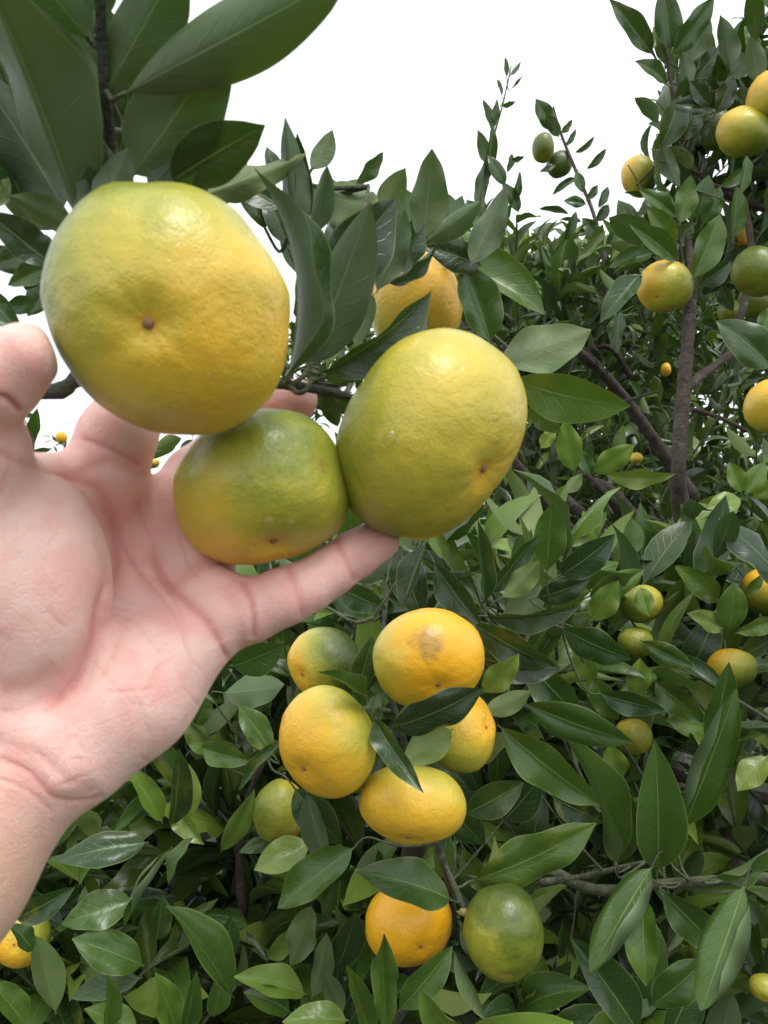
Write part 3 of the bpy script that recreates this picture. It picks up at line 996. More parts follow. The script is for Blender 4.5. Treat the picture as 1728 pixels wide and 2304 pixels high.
branch(stem_tree, 'twig', [(1560, 1020, 1.1, 5), (1620, 930, 1.08, 5), (1640, 840, 1.08, 4), (1652, 800, 1.08, 4)], DARK_TWIG, 0.05)
branch(stem_tree, 'twig', [(1555, 920, 1.1, 10), (1620, 940, 1.12, 10), (1680, 970, 1.15, 9)], BARK, 0.05)
STEM = [
    (1470, 126, 1370, -2, 48, 1.08, 1.06, 20, .3, .3, -.4),
    (1508, 118, 1490, -30, 54, 1.07, 1.05, 25, .3, .2, -.3),
    (1509, 126, 1608, -8, 46, 1.07, 1.06, 30, .3, .2, -.2),
    (1555, 142, 1586, 22, 56, 1.09, 1.08, 165, .25, .3, .0),
    (1560, 180, 1622, 108, 50, 1.08, 1.08, 20, .3, .2, -.6),
    (1646, 168, 1620, 34, 44, 1.05, 1.04, 160, .3, .3, -.1),
    (1705, 185, 1688, 82, 74, 1.0, .99, 165, .25, .4, .0),
    (1500, 190, 1428, 138, 42, 1.06, 1.05, 40, .4, .4, -.2),
    (1496, 150, 1470, 60, 26, 1.09, 1.09, 20, .4, .3, .3),
    (1482, 278, 1428, 220, 42, 1.07, 1.06, 155, .3, .3, .1),
    (1484, 338, 1532, 215, 60, 1.04, 1.03, 20, .35, .4, -.5),
    (1600, 245, 1512, 236, 36, 1.03, 1.03, 25, .3, .5, -.9),
    (1596, 245, 1552, 182, 52, 1.03, 1.02, 20, .35, .5, -.85),
    (1610, 258, 1650, 168, 66, 1.03, 1.02, 20, .3, .3, -.9),
    (1540, 320, 1570, 240, 50, 1.06, 1.06, 20, .3, .3, -.7),
    (1560, 300, 1590, 240, 50, 1.09, 1.09, 20, .3, .3, -.7),
    (1535, 250, 1520, 160, 40, 1.09, 1.09, 160, .3, .3, -.1),
    (1548, 200, 1532, 110, 34, 1.07, 1.07, 160, .3, .3, .0),
    (1660, 180, 1668, 115, 36, 1.08, 1.08, 160, .3, .3, .0),
    (1465, 548, 1370, 490, 66, .97, .95, 150, .25, .6, -.1),
    (1524, 590, 1414, 502, 48, .96, .94, 25, .35, .5, .0),
    (1520, 556, 1456, 468, 52, .98, .97, 20, .3, .4, .25),
    (1531, 505, 1554, 394, 50, .97, .96, 20, .35, -.2, .3),
    (1528, 490, 1438, 427, 40, .98, .97, 25, .35, .4, .1),
    (1556, 632, 1620, 482, 64, .94, .93, 20, .35, .2, .2),
    (1568, 490, 1595, 394, 44, .99, .98, 20, .3, .3, -.2),
    (1580, 505, 1620, 420, 46, 1.0, .99, 20, .3, .3, .1),
    (1648, 540, 1658, 420, 44, .97, .96, 30, .45, .2, .15),
    (1446, 614, 1350, 727, 50, .96, .95, 25, .3, .4, -.35),
    (1395, 700, 1388, 795, 42, 1.05, 1.04, 20, .25, .3, -.4),
    (1741, 830, 1610, 722, 92, .80, .80, 25, .35, .5, -.35),
    (1568, 642, 1645, 588, 68, .98, .98, 25, .3, .4, -.6),
    (1470, 570, 1370, 602, 46, .99, .98, 30, .3, .4, .05),
    (1440, 590, 1372, 545, 40, 1.0, 1.0, 150, .3, .4, .3),
    (1500, 560, 1560, 500, 44, 1.02, 1.02, 20, .3, .4, .0),
    (1430, 520, 1390, 450, 40, 1.05, 1.05, 20, .3, .3, -.3),
    (1620, 640, 1650, 700, 44, .98, .98, 25, .3, .3, -.8),
    (1575, 720, 1660, 735, 30, .99, .99, 30, .3, .5, -.7),
    (1485, 320, 1530, 420, 40, 1.06, 1.06, 160, .3, .3, -.2),
    (1620, 420, 1680, 380, 32, 1.0, 1.0, 20, .3, .3, .2),
    (1665, 440, 1680, 350, 26, .97, .97, 30, .3, .2, .1),
    (1700, 760, 1740, 690, 70, .85, .85, 20, .3, .3, .1),
    (1560, 380, 1500, 330, 44, 1.08, 1.08, 150, .3, .3, .4),
    (1450, 480, 1395, 520, 46, 1.08, 1.08, 20, .3, .3, -.5),
    (1365, 1070, 1520, 1066, 42, .86, .84, 25, .3, .5, .75),
    (1333, 1064, 1428, 1000, 50, .88, .86, 20, .2, .3, .6),
    (1294, 1064, 1268, 944, 54, .90, .88, 20, .2, .2, .5),
    (1330, 1070, 1300, 1010, 34, .9, .9, 20, .3, .3, -.3),
    (1270, 1110, 1310, 1065, 40, .92, .92, 160, .3, .3, .4),
    (1240, 1140, 1275, 1090, 40, .9, .9, 20, .3, .3, .4),
    (1215, 1010, 1250, 960, 44, .95, .95, 20, .2, .2, .8),
    (1670, 1110, 1640, 1040, 44, .9, .9, 15, .25, .3, .5),
    (1675, 1112, 1720, 1040, 50, .9, .9, 15, .25, .3, .5),
    (1668, 1122, 1590, 1145, 44, .89, .88, 20, .3, .3, .75),
    (1664, 1150, 1570, 1130, 44, .91, .90, 20, .3, .4, .5),
    (1690, 1120, 1760, 1080, 40, .89, .88, 20, .3, .4, .6),
    (1665, 1200, 1575, 1170, 60, .93, .92, 15, .3, .4, -.5),
    (1700, 1160, 1680, 1210, 50, .91, .91, 15, .2, .4, -.2),
    (1345, 1215, 1310, 1150, 48, .86, .86, 20, .25, .3, .4),
    (1425, 1255, 1420, 1165, 44, .88, .88, 160, .25, .3, .3),
    (1545, 1245, 1500, 1215, 40, .92, .92, 15, .25, .3, .3),
]
for s in STEM:
    hand_leaf(stem_tree, s[:4] + (s[4] * 1.2,) + s[5:])
rc = random.Random(8)
c_top = [(1360, 560), (1400, 440), (1440, 360), (1480, 200), (1560, 190), (1640, 170), (1760, 80), (2200, 20)]
anch = volume(rc, 45, (1480, 1760), (1.1, 1.35), c_top, 620, 0.11) + volume(rc, 80, (1440, 2200), (1.08, 1.4), c_top, 700, 0.12) + volume(rc, 26, (1600, 2300), (1.0, 1.6), [(1500, 700), (2300, 700)], 1400, 0.13)
grow(stem_tree, anch, rc, (0.06, 0.10), (4, 7), 200, tone=(0.40, 0.16), keepout=lambda u, v, d: d < 0.9 or (u < 1440 and v < 420))

# ---- trees further back
mid_tree = tree_root(0.75, 2.2, 'bushy tree behind the bare stem with thin upright shoots and crossing brown limbs')
trunk(mid_tree, [(0.78, 2.2, 0, 0.05), (0.78, 2.15, 0.5, 0.045), (*P(1509, 1330, 1.9), 0.035), (*P(1400, 1144, 1.7), 0.020), (*P(1339, 1084, 1.6), 0.010)])
branch(mid_tree, 'branch', [(1560, 1120, 1.75, 34), (1469, 985, 1.7, 28), (1379, 865, 1.65, 25), (1299, 790, 1.6, 22), (1230, 740, 1.6, 14)], BARK, 0.12)
branch(mid_tree, 'branch', [(1440, 1290, 1.5, 30), (1309, 1214, 1.4, 28), (1229, 1129, 1.35, 24), (1160, 1040, 1.3, 20), (1100, 960, 1.3, 14)], BARK, 0.12)
branch(mid_tree, 'branch', [(1540, 1215, 1.6, 18), (1480, 1175, 1.55, 16), (1404, 1144, 1.5, 15), (1339, 1084, 1.5, 12), (1300, 1060, 1.5, 9)], BARK, 0.12)
branch(mid_tree, 'branch', [(1400, 1290, 1.7, 26), (1350, 1200, 1.7, 24), (1270, 1120, 1.7, 22), (1200, 1080, 1.7, 18)], BARK, 0.12)
branch(mid_tree, 'branch', [(1420, 850, 1.9, 16), (1370, 780, 1.9, 12), (1300, 800, 1.9, 10)], BARK, 0.12)
branch(mid_tree, 'branch', [(1338, 790, 1.9, 12), (1345, 700, 1.9, 12), (1360, 590, 1.9, 11), (1335, 480, 1.92, 9), (1300, 395, 1.95, 8), (1262, 300, 1.98, 6), (1245, 240, 2.0, 4)], BARK, 0.08)
branch(mid_tree, 'branch', [(1070, 620, 1.5, 12), (1085, 500, 1.5, 9), (1090, 400, 1.52, 7), (1110, 310, 1.55, 5), (1130, 240, 1.57, 4), (1150, 150, 1.6, 3)], TWIG, 0.05)
branch(mid_tree, 'twig', [(1340, 700, 1.9, 6), (1320, 660, 1.9, 5), (1310, 600, 1.9, 4)], DARK_TWIG, 0.05)
branch(mid_tree, 'twig', [(1480, 880, 1.4, 6), (1400, 905, 1.3, 8), (1350, 925, 1.3, 6), (1300, 960, 1.3, 5)], DARK_TWIG, 0.05)
branch(mid_tree, 'twig', [(1560, 1010, 1.5, 4), (1490, 1120, 1.4, 5), (1490, 1190, 1.4, 5)], DARK_TWIG, 0.05)
MIDL = [
    # thin shoot
    (1140, 175, 1136, 128, 14, 1.58, 1.57, 150, .2, .2, .2), (1148, 170, 1172, 138, 12, 1.6, 1.6, 150, .2, .2, .1),
    (1150, 200, 1178, 168, 8, 1.6, 1.6, 40, .2, .2, .1), (1130, 218, 1118, 178, 10, 1.58, 1.58, 30, .3, .2, .2), (1128, 238, 1160, 228, 14, 1.58, 1.58, 30, .3, .2, .1),
    (1110, 300, 1086, 224, 26, 1.55, 1.54, 155, .3, .3, .0), (1108, 290, 1118, 222, 20, 1.55, 1.54, 30, .3, .3, -.2), (1098, 370, 1074, 292, 34, 1.53, 1.52, 155, .25, .3, .0),
    (1090, 420, 1108, 276, 34, 1.52, 1.5, 20, .3, .2, -.1), (1136, 420, 1098, 350, 34, 1.5, 1.5, 25, .3, .4, -.3), (1140, 390, 1152, 346, 20, 1.5, 1.5, 25, .3, .2, -.4), (1148, 360, 1180, 352, 22, 1.5, 1.5, 25, .5, .2, -.3),
    (1072, 470, 1090, 360, 36, 1.52, 1.5, 155, .3, .3, -.1), (1168, 480, 1130, 410, 40, 1.5, 1.5, 20, .3, .3, -.3), (1150, 470, 1170, 385, 24, 1.5, 1.5, 25, .3, .2, -.3),
    # shoot with the small green fruit
    (1248, 300, 1205, 222, 42, 1.98, 1.96, 20, .3, .4, -.3), (1258, 310, 1228, 258, 36, 1.97, 1.95, 155, .3, .3, -.1), (1262, 300, 1288, 268, 18, 1.98, 1.98, 30, .3, .2, .0),
    (1272, 330, 1296, 290, 18, 1.97, 1.97, 20, .3, .2, -.3), (1292, 344, 1338, 306, 18, 1.97, 1.96, 40, .3, .3, .1), (1318, 382, 1364, 334, 20, 1.97, 1.96, 30, .3, .2, -.2),
    (1300, 400, 1242, 440, 24, 1.95, 1.95, 25, .3, .5, -.4), (1310, 435, 1296, 385, 28, 1.93, 1.93, 20, .3, .3, -.1), (1250, 372, 1214, 388, 16, 1.96, 1.96, 25, .3, .2, -.4),
    (1320, 460, 1268, 452, 28, 1.92, 1.92, 20, .3, .5, -.4), (1320, 450, 1345, 416, 22, 1.92, 1.92, 20, .3, .3, -.5), (1282, 482, 1212, 470, 20, 1.92, 1.92, 25, .3, .5, -.6), (1310, 500, 1258, 494, 14, 1.92, 1.92, 25, .3, .4, -.5),
    (1345, 470, 1368, 420, 24, 1.92, 1.92, 20, .3, .3, -.3), (1332, 520, 1275, 535, 26, 1.92, 1.92, 30, .4, .3, -.8), (1340, 500, 1370, 460, 40, 1.9, 1.9, 20, .3, .3, -.7),
    (1350, 540, 1310, 490, 36, 1.9, 1.9, 20, .3, .3, -.6), (1360, 570, 1400, 500, 36, 1.9, 1.9, 20, .3, .3, -.3),
]
for s in MIDL:
    hand_leaf(mid_tree, s)
rd = random.Random(33)
d_top = [(700, 640), (1000, 560), (1080, 470), (1120, 480), (1180, 540), (1250, 575), (1300, 590), (1350, 560), (1480, 520), (2300, 500)]
anch = volume(rd, 520, (1020, 2300), (1.9, 2.8), d_top, 1500, 0.16) + volume(rd, 34, (1050, 1330), (1.4, 1.8), [(1000, 500), (1180, 540), (1340, 600)], 800, 0.14) + volume(rd, 40, (1040, 1520), (1.6, 2.0), [(1000, 950), (1600, 980)], 1400, 0.14) + volume(rd, 150, (1020, 1520), (1.75, 2.3), [(1000, 600), (1600, 620)], 1150, 0.15)
grow(mid_tree, anch, rd, (0.062, 0.105), (5, 8), 190, tone=(0.50, 0.20), keepout=lambda u, v, d: (1170 < u < 1440 and v < 470 + 0.12 * abs(u - 1300)) or (v < 440 and u < 1480) or v < 330 or (1140 < u < 1560 and 770 < v < 1230 and d < 1.74))

back_tree = tree_root(0.75, 3.6, 'furthest dense tree filling the gaps behind the brown limbs')
trunk(back_tree, [(0.75, 3.6, 0, 0.07), (0.74, 3.6, 0.5, 0.06), (0.72, 3.55, 1.0, 0.045), (0.7, 3.5, 1.6, 0.02), (0.7, 3.5, 2.2, 0.01)])
re_ = random.Random(52)
e_top = [(400, 800), (700, 690), (1000, 610), (1100, 570), (1250, 640), (1350, 640), (1500, 560), (2300, 520)]
grow(back_tree, volume(re_, 700, (420, 2100), (2.9, 4.2), e_top, 1800, 0.2) + volume(re_, 420, (950, 1760), (2.9, 3.8), [(950, 600), (1100, 575), (1300, 600), (1760, 600)], 1250, 0.2), re_, (0.08, 0.14), (6, 9), 130, tone=(0.48, 0.18))

far_tree = tree_root(-2.25, 5.3, 'small far tree seen through the gap between thumb and forefinger')
trunk(far_tree, [(-2.25, 5.3, 0, 0.06), (-2.25, 5.3, 0.6, 0.05), (-2.22, 5.3, 1.1, 0.035), (-2.2, 5.3, 1.7, 0.015), (-2.18, 5.3, 1.95, 0.006)])
rf = random.Random(4)
grow(far_tree, volume(rf, 90, (-160, 380), (4.9, 5.7), [(-160, 1090), (60, 1040), (140, 960), (190, 1000), (250, 1030), (400, 1080)], 1500, 0.22), rf, (0.06, 0.10), (5, 8), 60, tone=(0.45, 0.15))

left_bush = tree_root(-0.75, 1.35, 'low leafy shrub whose tips show behind the palm beside the thumb')
trunk(left_bush, [(-0.75, 1.35, 0, 0.03), (-0.74, 1.33, 0.5, 0.025), (-0.66, 1.26, 1.0, 0.015), (*P(60, 1080, 1.2), 0.006), (*P(66, 960, 1.2), 0.003)])
for s in [(55, 1000, 84, 918, 36, 1.2, 1.18, 20, .3, .3, .1), (60, 1010, 78, 940, 30, 1.2, 1.2, 25, .3, .3, .3), (50, 1000, 70, 990, 20, 1.2, 1.2, 30, .3, .3, .0), (40, 1020, 118, 1008, 18, 1.2, 1.18, 35, .3, .3, .0),
          (40, 1035, 100, 1030, 18, 1.2, 1.18, 35, .3, .3, .0), (50, 930, 80, 935, 26, 1.2, 1.2, 20, .3, .3, -.2), (400, 1000, 320, 1030, 60, .9, .88, 160, .3, .3, .3), (410, 985, 350, 1010, 60, .6, .6, 160, .2, .3, .4), (440, 990, 405, 1040, 60, .42, .41, 15, .3, .3, -.9)]:
    hand_leaf(left_bush, s)
rg = random.Random(14)
grow(left_bush, volume(rg, 60, (-500, 560), (1.15, 1.7), [(-500, 1150), (0, 1160), (300, 1200), (560, 1250)], 2400, 0.13), rg, (0.055, 0.09), (5, 8), 60, tone=(0.45, 0.16), keepout=lambda u, v, d: d < 1.0 or v < 1090)

for t in (held, bush, stem_tree, mid_tree, left_bush):
    finish_petioles(t)


# ------------------------------------------------------------------ tangerines
def fruit_verts(nav, ratio, seed, nu, nv, lump):
    q = nav.to_track_quat('-Z', 'Y')
    spin = Matrix.Rotation(seed * 1.3, 3, 'Z')
    R3 = q.to_matrix() @ spin
    verts, faces = [], []
    so = Vector((seed * 3.1, seed * 7.7, seed * 1.9))
    rows = []
    for j in range(nv + 1):
        th = PI * j / nv
        row = []
        for i in range(nu):
            ph = 2 * PI * i / nu
            st, ct = math.sin(th), math.cos(th)
            r = abs(st) ** 0.92
            z = ratio * ct * (1 - 0.0 * st)
            z = math.copysign(abs(z), ct)
            z *= 1 - 0.10 * math.exp(-(st / 0.16) ** 2) * (1.0 if ct < 0 else 1.3)
            d = Vector((r * math.cos(ph), r * math.sin(ph), z))
            dn = d.normalized()
            k = 1 + lump * (mnoise.noise(dn * 1.3 + so) * 1.0 + mnoise.noise(dn * 3.2 + so) * 0.35 + mnoise.noise(dn * 8 + so) * 0.10)
            k += 0.0035 * math.cos(ph * 9 + seed + 2 * math.sin(ph * 2)) * math.exp(-((st - 0.25) / 0.22) ** 2)
            row.append(R3 @ (d * k))
            if j in (0, nv):
                break
        rows.append(row)
    idx = []
    for row in rows:
        ids = []
        for p in row:
            ids.append(len(verts))
            verts.append(p)
        idx.append(ids)
    for j in range(nv):
        for i in range(nu):
            a, b = idx[j], idx[j + 1]
            i2 = (i + 1) % nu
            if j == 0:
                faces.append((a[0], b[i], b[i2]))
            elif j == nv - 1:
                faces.append((a[i], b[0], a[i2]))
            else:
                faces.append((a[i], b[i], b[i2], a[i2]))
    return verts, faces, 0, len(verts) - 1, R3


def disc_geo(p, n, r, h, seed, lobes=0, nr=3, ns=15, up=0.0):
    n = n.normalized()
    a = n.orthogonal().normalized()
    b = n.cross(a)
    rng = random.Random(seed)
    vs = [p + n * h]
    fs = []
    for k in range(1, nr + 1):
        for i in range(ns):
            t = 2 * PI * i / ns
            rr = r * k / nr * (1 + rng.uniform(-.12, .12))
            if lobes and k == nr:
                rr *= 1 + 0.35 * math.cos(lobes * t)
            hh = h * (1 - (k / nr) ** 2) - (0.35 * h if k == nr else 0)
            vs.append(p + (a * math.cos(t) + b * math.sin(t)) * rr + n * (hh + up * (k / nr) ** 2))
    for i in range(ns):
        fs.append((0, 1 + i, 1 + (i + 1) % ns))
    for k in range(1, nr):
        for i in range(ns):
            o0, o1 = 1 + (k - 1) * ns, 1 + k * ns
            fs.append((o0 + i, o1 + i, o1 + (i + 1) % ns, o0 + (i + 1) % ns))
    return vs, fs


FRUIT = []


def tangerine(label, u, v, rx, ry, d, nav, ripe, gdir, g, blem=(), ratio=0.84, lump=0.045, drops=(), show_nav=True, calyx=False, outline=None, stalk=None, group='tangerines on the trees'):
    seed = len(FRUIT) + 1
    c = P(u, v, d)
    tw_ = (Vector((0, 0, CH)) - c).normalized()
    rt_ = Vector((0, 0, 1)).cross(tw_).normalized()
    up_ = tw_.cross(rt_)

    def c2w(q):
        return rt_ * q[0] + up_ * q[1] + tw_ * q[2]

    nav_world = c2w(Vector(nav).normalized())
    t = empty('tangerine', c)
    setp(t, label, 'tangerine', group)
    big = rx > 70
    nu, nv = (72, 48) if rx > 150 else ((40, 26) if big else (24, 16))
    verts, faces, top, bot, R3 = fruit_verts(nav_world, ratio, seed, nu, nv, lump)
    A = np.array(verts)
    shrink = 0.98 if rx > 150 else 1.0
    hx = d * math.sin(math.atan(rx / F)) * shrink
    hz = d * math.sin(math.atan(ry / F)) * shrink
    A -= (A.max(0) + A.min(0)) / 2
    ext = (A.max(0) - A.min(0)) / 2
    sc = np.array([hx / ext[0], (hx + hz) / 2 / ((ext[0] + ext[2]) / 2), hz / ext[2]])
    A = A * sc
    if outline:
        # the fruit's own uneven outline: radius round the line of sight, blended in towards the rim
        oa = sorted((math.atan2(-(b_ - v), a_ - u), math.hypot(a_ - u, b_ - v)) for a_, b_ in outline)
        oa = [(oa[-1][0] - 2 * PI, oa[-1][1])] + oa + [(oa[0][0] + 2 * PI, oa[0][1])]
        an = np.arctan2(A[:, 2], A[:, 0])
        want = np.interp(an, [q[0] for q in oa], [q[1] for q in oa])
        have = 1.0 / np.sqrt((np.cos(an) / rx) ** 2 + (np.sin(an) / ry) ** 2)
        rad = np.hypot(A[:, 0] / hx, A[:, 2] / hz)
        kf = 1 + (want / have - 1) * np.clip(rad, 0, 1) ** 1.5
        A = A * np.stack([kf, 1 + (kf - 1) * 0.3, kf], 1)
    FRUIT.append((c, A.max(0)))
    R = (hx + hz) / 2
    bl = [(tuple(c2w(b[0])), *b[1:]) for b in blem]
    navw = Vector(A[bot])
    bl.append((tuple(navw), 0.16, 0.55, (0.62, 0.27, 0.012)))
    mat = peel_material('peel', ripe, tuple(c2w(gdir)), g[0], g[1], g[2], seed, bl, R)
    peel = obj('peel', mesh_from('peel', A.tolist(), faces), mat)
    peel.parent = t
    if show_nav and rx > 38:
        n = c2w(nav).normalized()
        vs, fs = disc_geo(navw + n * 0.0002, n, R * 0.055, R * 0.028, seed)
        o = obj('navel', mesh_from('navel', vs, fs), SCAR)
        o.parent = peel
    if rx > 50:
        n = -c2w(nav).normalized()
        p = Vector(A[top])
        vs, fs = disc_geo(p, n, R * 0.16, R * 0.06, seed + 5, 5)
        cal = obj('calyx', mesh_from('calyx', vs, fs), CALYX)
        cal.parent = t
        e = stalk and (P(*stalk) - c) or (p + n * R * 0.5 + Vector((0, 0, R * 0.2)))
        path = catmull([(p, R * 0.05), (p + n * R * 0.25, R * 0.045), (e, R * 0.05)], 4)
        vs, fs = tube_geo(path, 6)
        o = obj('stalk', mesh_from('stalk', vs, fs), TWIG)
        o.parent = cal
    for du, dv, rp in drops:
        # a drop where the line of sight through this pixel meets the peel
        cam_p = Vector((0, 0, CH))
        ray = (P(du, dv, 1.0) - cam_p).normalized()
        sc3 = Vector(A.max(0))
        o_ = cam_p - c
        os_ = Vector((o_.x / sc3.x, o_.y / sc3.y, o_.z / sc3.z))
        rs = Vector((ray.x / sc3.x, ray.y / sc3.y, ray.z / sc3.z))
        qa, qb, qc = rs.dot(rs), 2 * os_.dot(rs), os_.dot(os_) - 1
        disc = qb * qb - 4 * qa * qc
        if disc < 0:
            continue
        k = (-qb - math.sqrt(disc)) / (2 * qa)
        hit = o_ + ray * k
        # snap to the real, lumpy peel
        j = int(np.argmin(((A / np.linalg.norm(A, axis=1)[:, None]) @ np.array(hit.normalized()) * -1)))
        hit = hit.normalized() * float(np.linalg.norm(A[j]))
        n = Vector((hit.x / sc3.x ** 2, hit.y / sc3.y ** 2, hit.z / sc3.z ** 2)).normalized()
        r = rp * d / F
        vs, fs = disc_geo(hit - n * 0.0001, n, r, r * 0.6, seed + int(du), 0, 6, 18)
        o = obj('water_drop', mesh_from('water_drop', vs, fs), WATER)
        o.parent = peel
    return t


BROWN = (0.20, 0.13, 0.045)
GREY = (0.34, 0.27, 0.10)
G_H = 'tangerines held in the hand'
tangerine('largest tangerine, yellow with green shoulders, held by the thumb, its navel facing out', 384, 705, 278, 281, .221, (-.20, -.09, .97), .35, (-.5, .32, -.75), (.53, .52, .38),
          blem=[((.35, -.35, .8), .30, .35, (0.72, 0.36, .02))], lump=.02, outline=[(270, 426), (215, 458), (165, 513), (133, 563), (110, 641), (106, 690), (357, 424), (440, 428), (481, 442), (545, 481), (591, 541), (641, 614), (660, 650), (114, 730), (133, 789), (166, 850), (238, 927), (311, 969), (416, 986), (494, 977), (577, 927), (616, 883), (643, 816), (657, 733)], drops=[(470, 850, 11)], stalk=(262, 600, .285), group=G_H)
tangerine('large yellow green tangerine resting on the tip of the little finger', 972, 981, 220, 240, .272, (.66, -.40, .62), .0, (-.8, -.2, -.35), (.46, .28, .40),
          blem=[((.05, -.97, .2), .16, .8, (0.62, 0.27, .012)), ((.56, -.52, .60), .26, .55, (0.64, 0.33, .015)), ((.25, .05, .95), .22, .25, (0.25, .22, .03))], lump=.02, outline=[(1000, 741), (903, 760), (848, 803), (805, 863), (767, 939), (752, 1004), (762, 1080), (794, 1150), (837, 1188), (903, 1213), (946, 1222), (1011, 1207), (1076, 1167), (1120, 1112), (1163, 1047), (1190, 960), (1185, 895), (1163, 836), (1109, 787), (1055, 754)], drops=[(881, 985, 16), (1122, 938, 11), (1137, 992, 8)], stalk=(800, 905, .297), group=G_H)
tangerine('squat green topped tangerine lying in the cupped palm with two water drops', 591, 1098, 200, 176, .263, (.15, -.80, .58), .3, (.1, .95, .0), (.40, .34, .40),
          blem=[((.65, .28, .7), .14, .45, (0.30, .17, .05))], lump=.02, outline=[(577, 922), (631, 924), (696, 944), (740, 982), (772, 1047), (790, 1100), (791, 1150), (767, 1205), (707, 1243), (620, 1267), (550, 1274), (490, 1264), (441, 1237), (403, 1178), (391, 1112), (395, 1069), (420, 1020), (468, 966), (523, 933)], drops=[(606, 1182, 17), (661, 1186, 13)], stalk=(560, 860, .285), group=G_H)
G_B = 'tangerines of the hanging bunch'
tangerine('orange tangerine with a brown scuff, topmost of the hanging bunch', 964, 1483, 126, 116, .50, (.22, -.58, .78), .9, (-.9, -.1, -.2), (.02, .34, .16),
          blem=[((.0, .30, .95), .42, .62, (0.22, 0.15, 0.06))], stalk=(862, 1480, .57), group=G_B)
tangerine('tangerine half green half yellow, partly hidden behind a lower one in the bunch', 731, 1493, 86, 82, .575, (-.6, -.3, .5), .45, (.85, .30, .25), (.50, .80, .34), stalk=(800, 1400, .575), group=G_B)
tangerine('yellow egg shaped tangerine with a green shoulder on the outer side of the bunch', 737, 1670, 111, 127, .50, (-.55, -.55, .5), .6, (.75, .6, -.05), (.14, .42, .34), drops=[(740, 1757, 6)], stalk=(880, 1600, .56), group=G_B)
tangerine('squat yellow tangerine lowest of the hanging bunch', 928, 1808, 121, 94, .50, (-.1, -.85, .3), .5, (.2, .9, -.1), (.12, .30, .26), ratio=.78, stalk=(920, 1700, .56), group=G_B)
tangerine('tangerine peeping out behind the dark leaf of the bunch', 1035, 1642, 81, 92, .56, (.75, .1, .5), .75, (-.6, -.75, .1), (.20, .52, .2), stalk=(905, 1640, .56), group=G_B)
tangerine('bright orange tangerine under a drooping leaf next to the green one', 920, 2076, 98, 92, .585, (.3, -.55, .6), 1.0, (-.5, .4, -.5), (-.05, .2, .12), blem=[((.35, -.6, .6), .06, .5, BROWN)], stalk=(1012, 2010, .6))
tangerine('large dark green tangerine beside the small bare calyx', 1132, 2097, 90, 110, .555, (.1, -.9, .3), .1, (.35, .5, .15), (.76, .22, .40), blem=[((-.40, -.25, .85), .50, .5, (0.36, 0.34, 0.03))], stalk=(1048, 1972, .60))
tangerine('teardrop tangerine behind leaves at the foot of the hanging bunch', 628, 1826, 59, 74, .70, (.0, -.85, .4), .45, (-.6, .1, .5), (.35, .34, .2), lump=.06, stalk=(640, 1740, .7))
tangerine('orange tangerine half hidden behind upright leaves over the held green fruit', 935, 690, 106, 118, .50, (-.1, -.6, .75), .55, (-.3, -.8, .1), (.10, .30, .15), blem=[((-.25, .55, .75), .42, .45, (0.45, .25, .09))], stalk=(960, 760, .44))
tangerine('yellow tangerine beside the forearm under a leaf', 50, 2110, 60, 60, .64, (-.3, -.2, .8), .6, (.7, .5, .1), (.25, .50, .2))
# tree on the right
tangerine('yellow tangerine with a grey scuff hanging by the bare brown stem', 1496, 645, 59, 57, .98, (-.35, -.40, .8), .4, (.7, -.4, .1), (.28, .36, .22), blem=[((-.25, .7, .6), .30, .55, GREY)], drops=[(1517, 660, 4)], stalk=(1530, 560, .99))
tangerine('pale yellow lumpy tangerine, lower of the pair high against the sky', 1674, 297, 60, 54, 1.0, (-.6, -.7, .3), .1, (.7, -.6, .1), (.38, .35, .25), lump=.09, stalk=(1690, 240, 1.05))
tangerine('yellow tangerine cut by the picture edge, upper of the pair', 1742, 222, 58, 60, .98, (-.3, -.6, .6), .4, (.3, -.8, .1), (.28, .35, .2), stalk=(1720, 150, 1.05))
tangerine('oval tangerine with one orange cheek outlined alone against the sky', 1437, 397, 39, 47, 1.3, (-.7, -.5, .3), .5, (.85, -.2, .1), (.38, .55, .2))
tangerine('small dull green tangerine on the thin shoot in the sky', 1222, 333, 25, 31, 1.96, (-.1, -.5, .8), .1, (0, 1, 0), (.74, .1, .2))
tangerine('dark green tangerine tucked under the one on the thin shoot', 1258, 370, 29, 29, 2.0, (.2, -.8, .3), .1, (0, 1, 0), (.95, .1, .1))
tangerine('green tangerine with a small orange patch cut by the picture edge', 1704, 612, 56, 55, 1.0, (-.5, -.7, .5), .1, (.5, .6, .2), (.70, .12, .2), blem=[((-.55, -.55, .6), .28, .6, (0.42, .18, .015))])
tangerine('plain yellow tangerine at mid height cut by the picture edge', 1744, 915, 66, 62, .90, (.2, -.5, .8), .35, (.2, -.9, .1), (.12, .25, .2))
tangerine('small green tangerine below the orange patched one', 1640, 700, 25, 25, 1.15, (0, -.9, .3), .1, (0, 1, 0), (.72, .1, .2))
tangerine('green tangerine partly behind the small one below the orange patched fruit', 1698, 680, 38, 34, 1.2, (0, -.9, .3), .1, (0, 1, 0), (.80, .1, .2))
tangerine('small green tangerine above the big curved leaf', 1662, 752, 24, 22, 1.2, (0, -.9, .3), .1, (0, 1, 0), (.72, .1, .2))
tangerine('dark green tangerine in shade beside the pale yellow pair', 1610, 292, 32, 44, 1.08, (0, -.9, .3), .1, (0, 1, 0), (.95, .1, .1))
tangerine('tiny orange tangerine deep behind the bare stem', 1498, 832, 11, 15, 1.75, (0, -.9, .3), .9, (0, 1, 0), (.05, .1, .1))
tangerine('tiny pale yellow tangerine above a shiny leaf by the stem', 1431, 1030, 15, 12, 1.35, (0, -.9, .3), .1, (0, 1, 0), (.10, .1, .1))
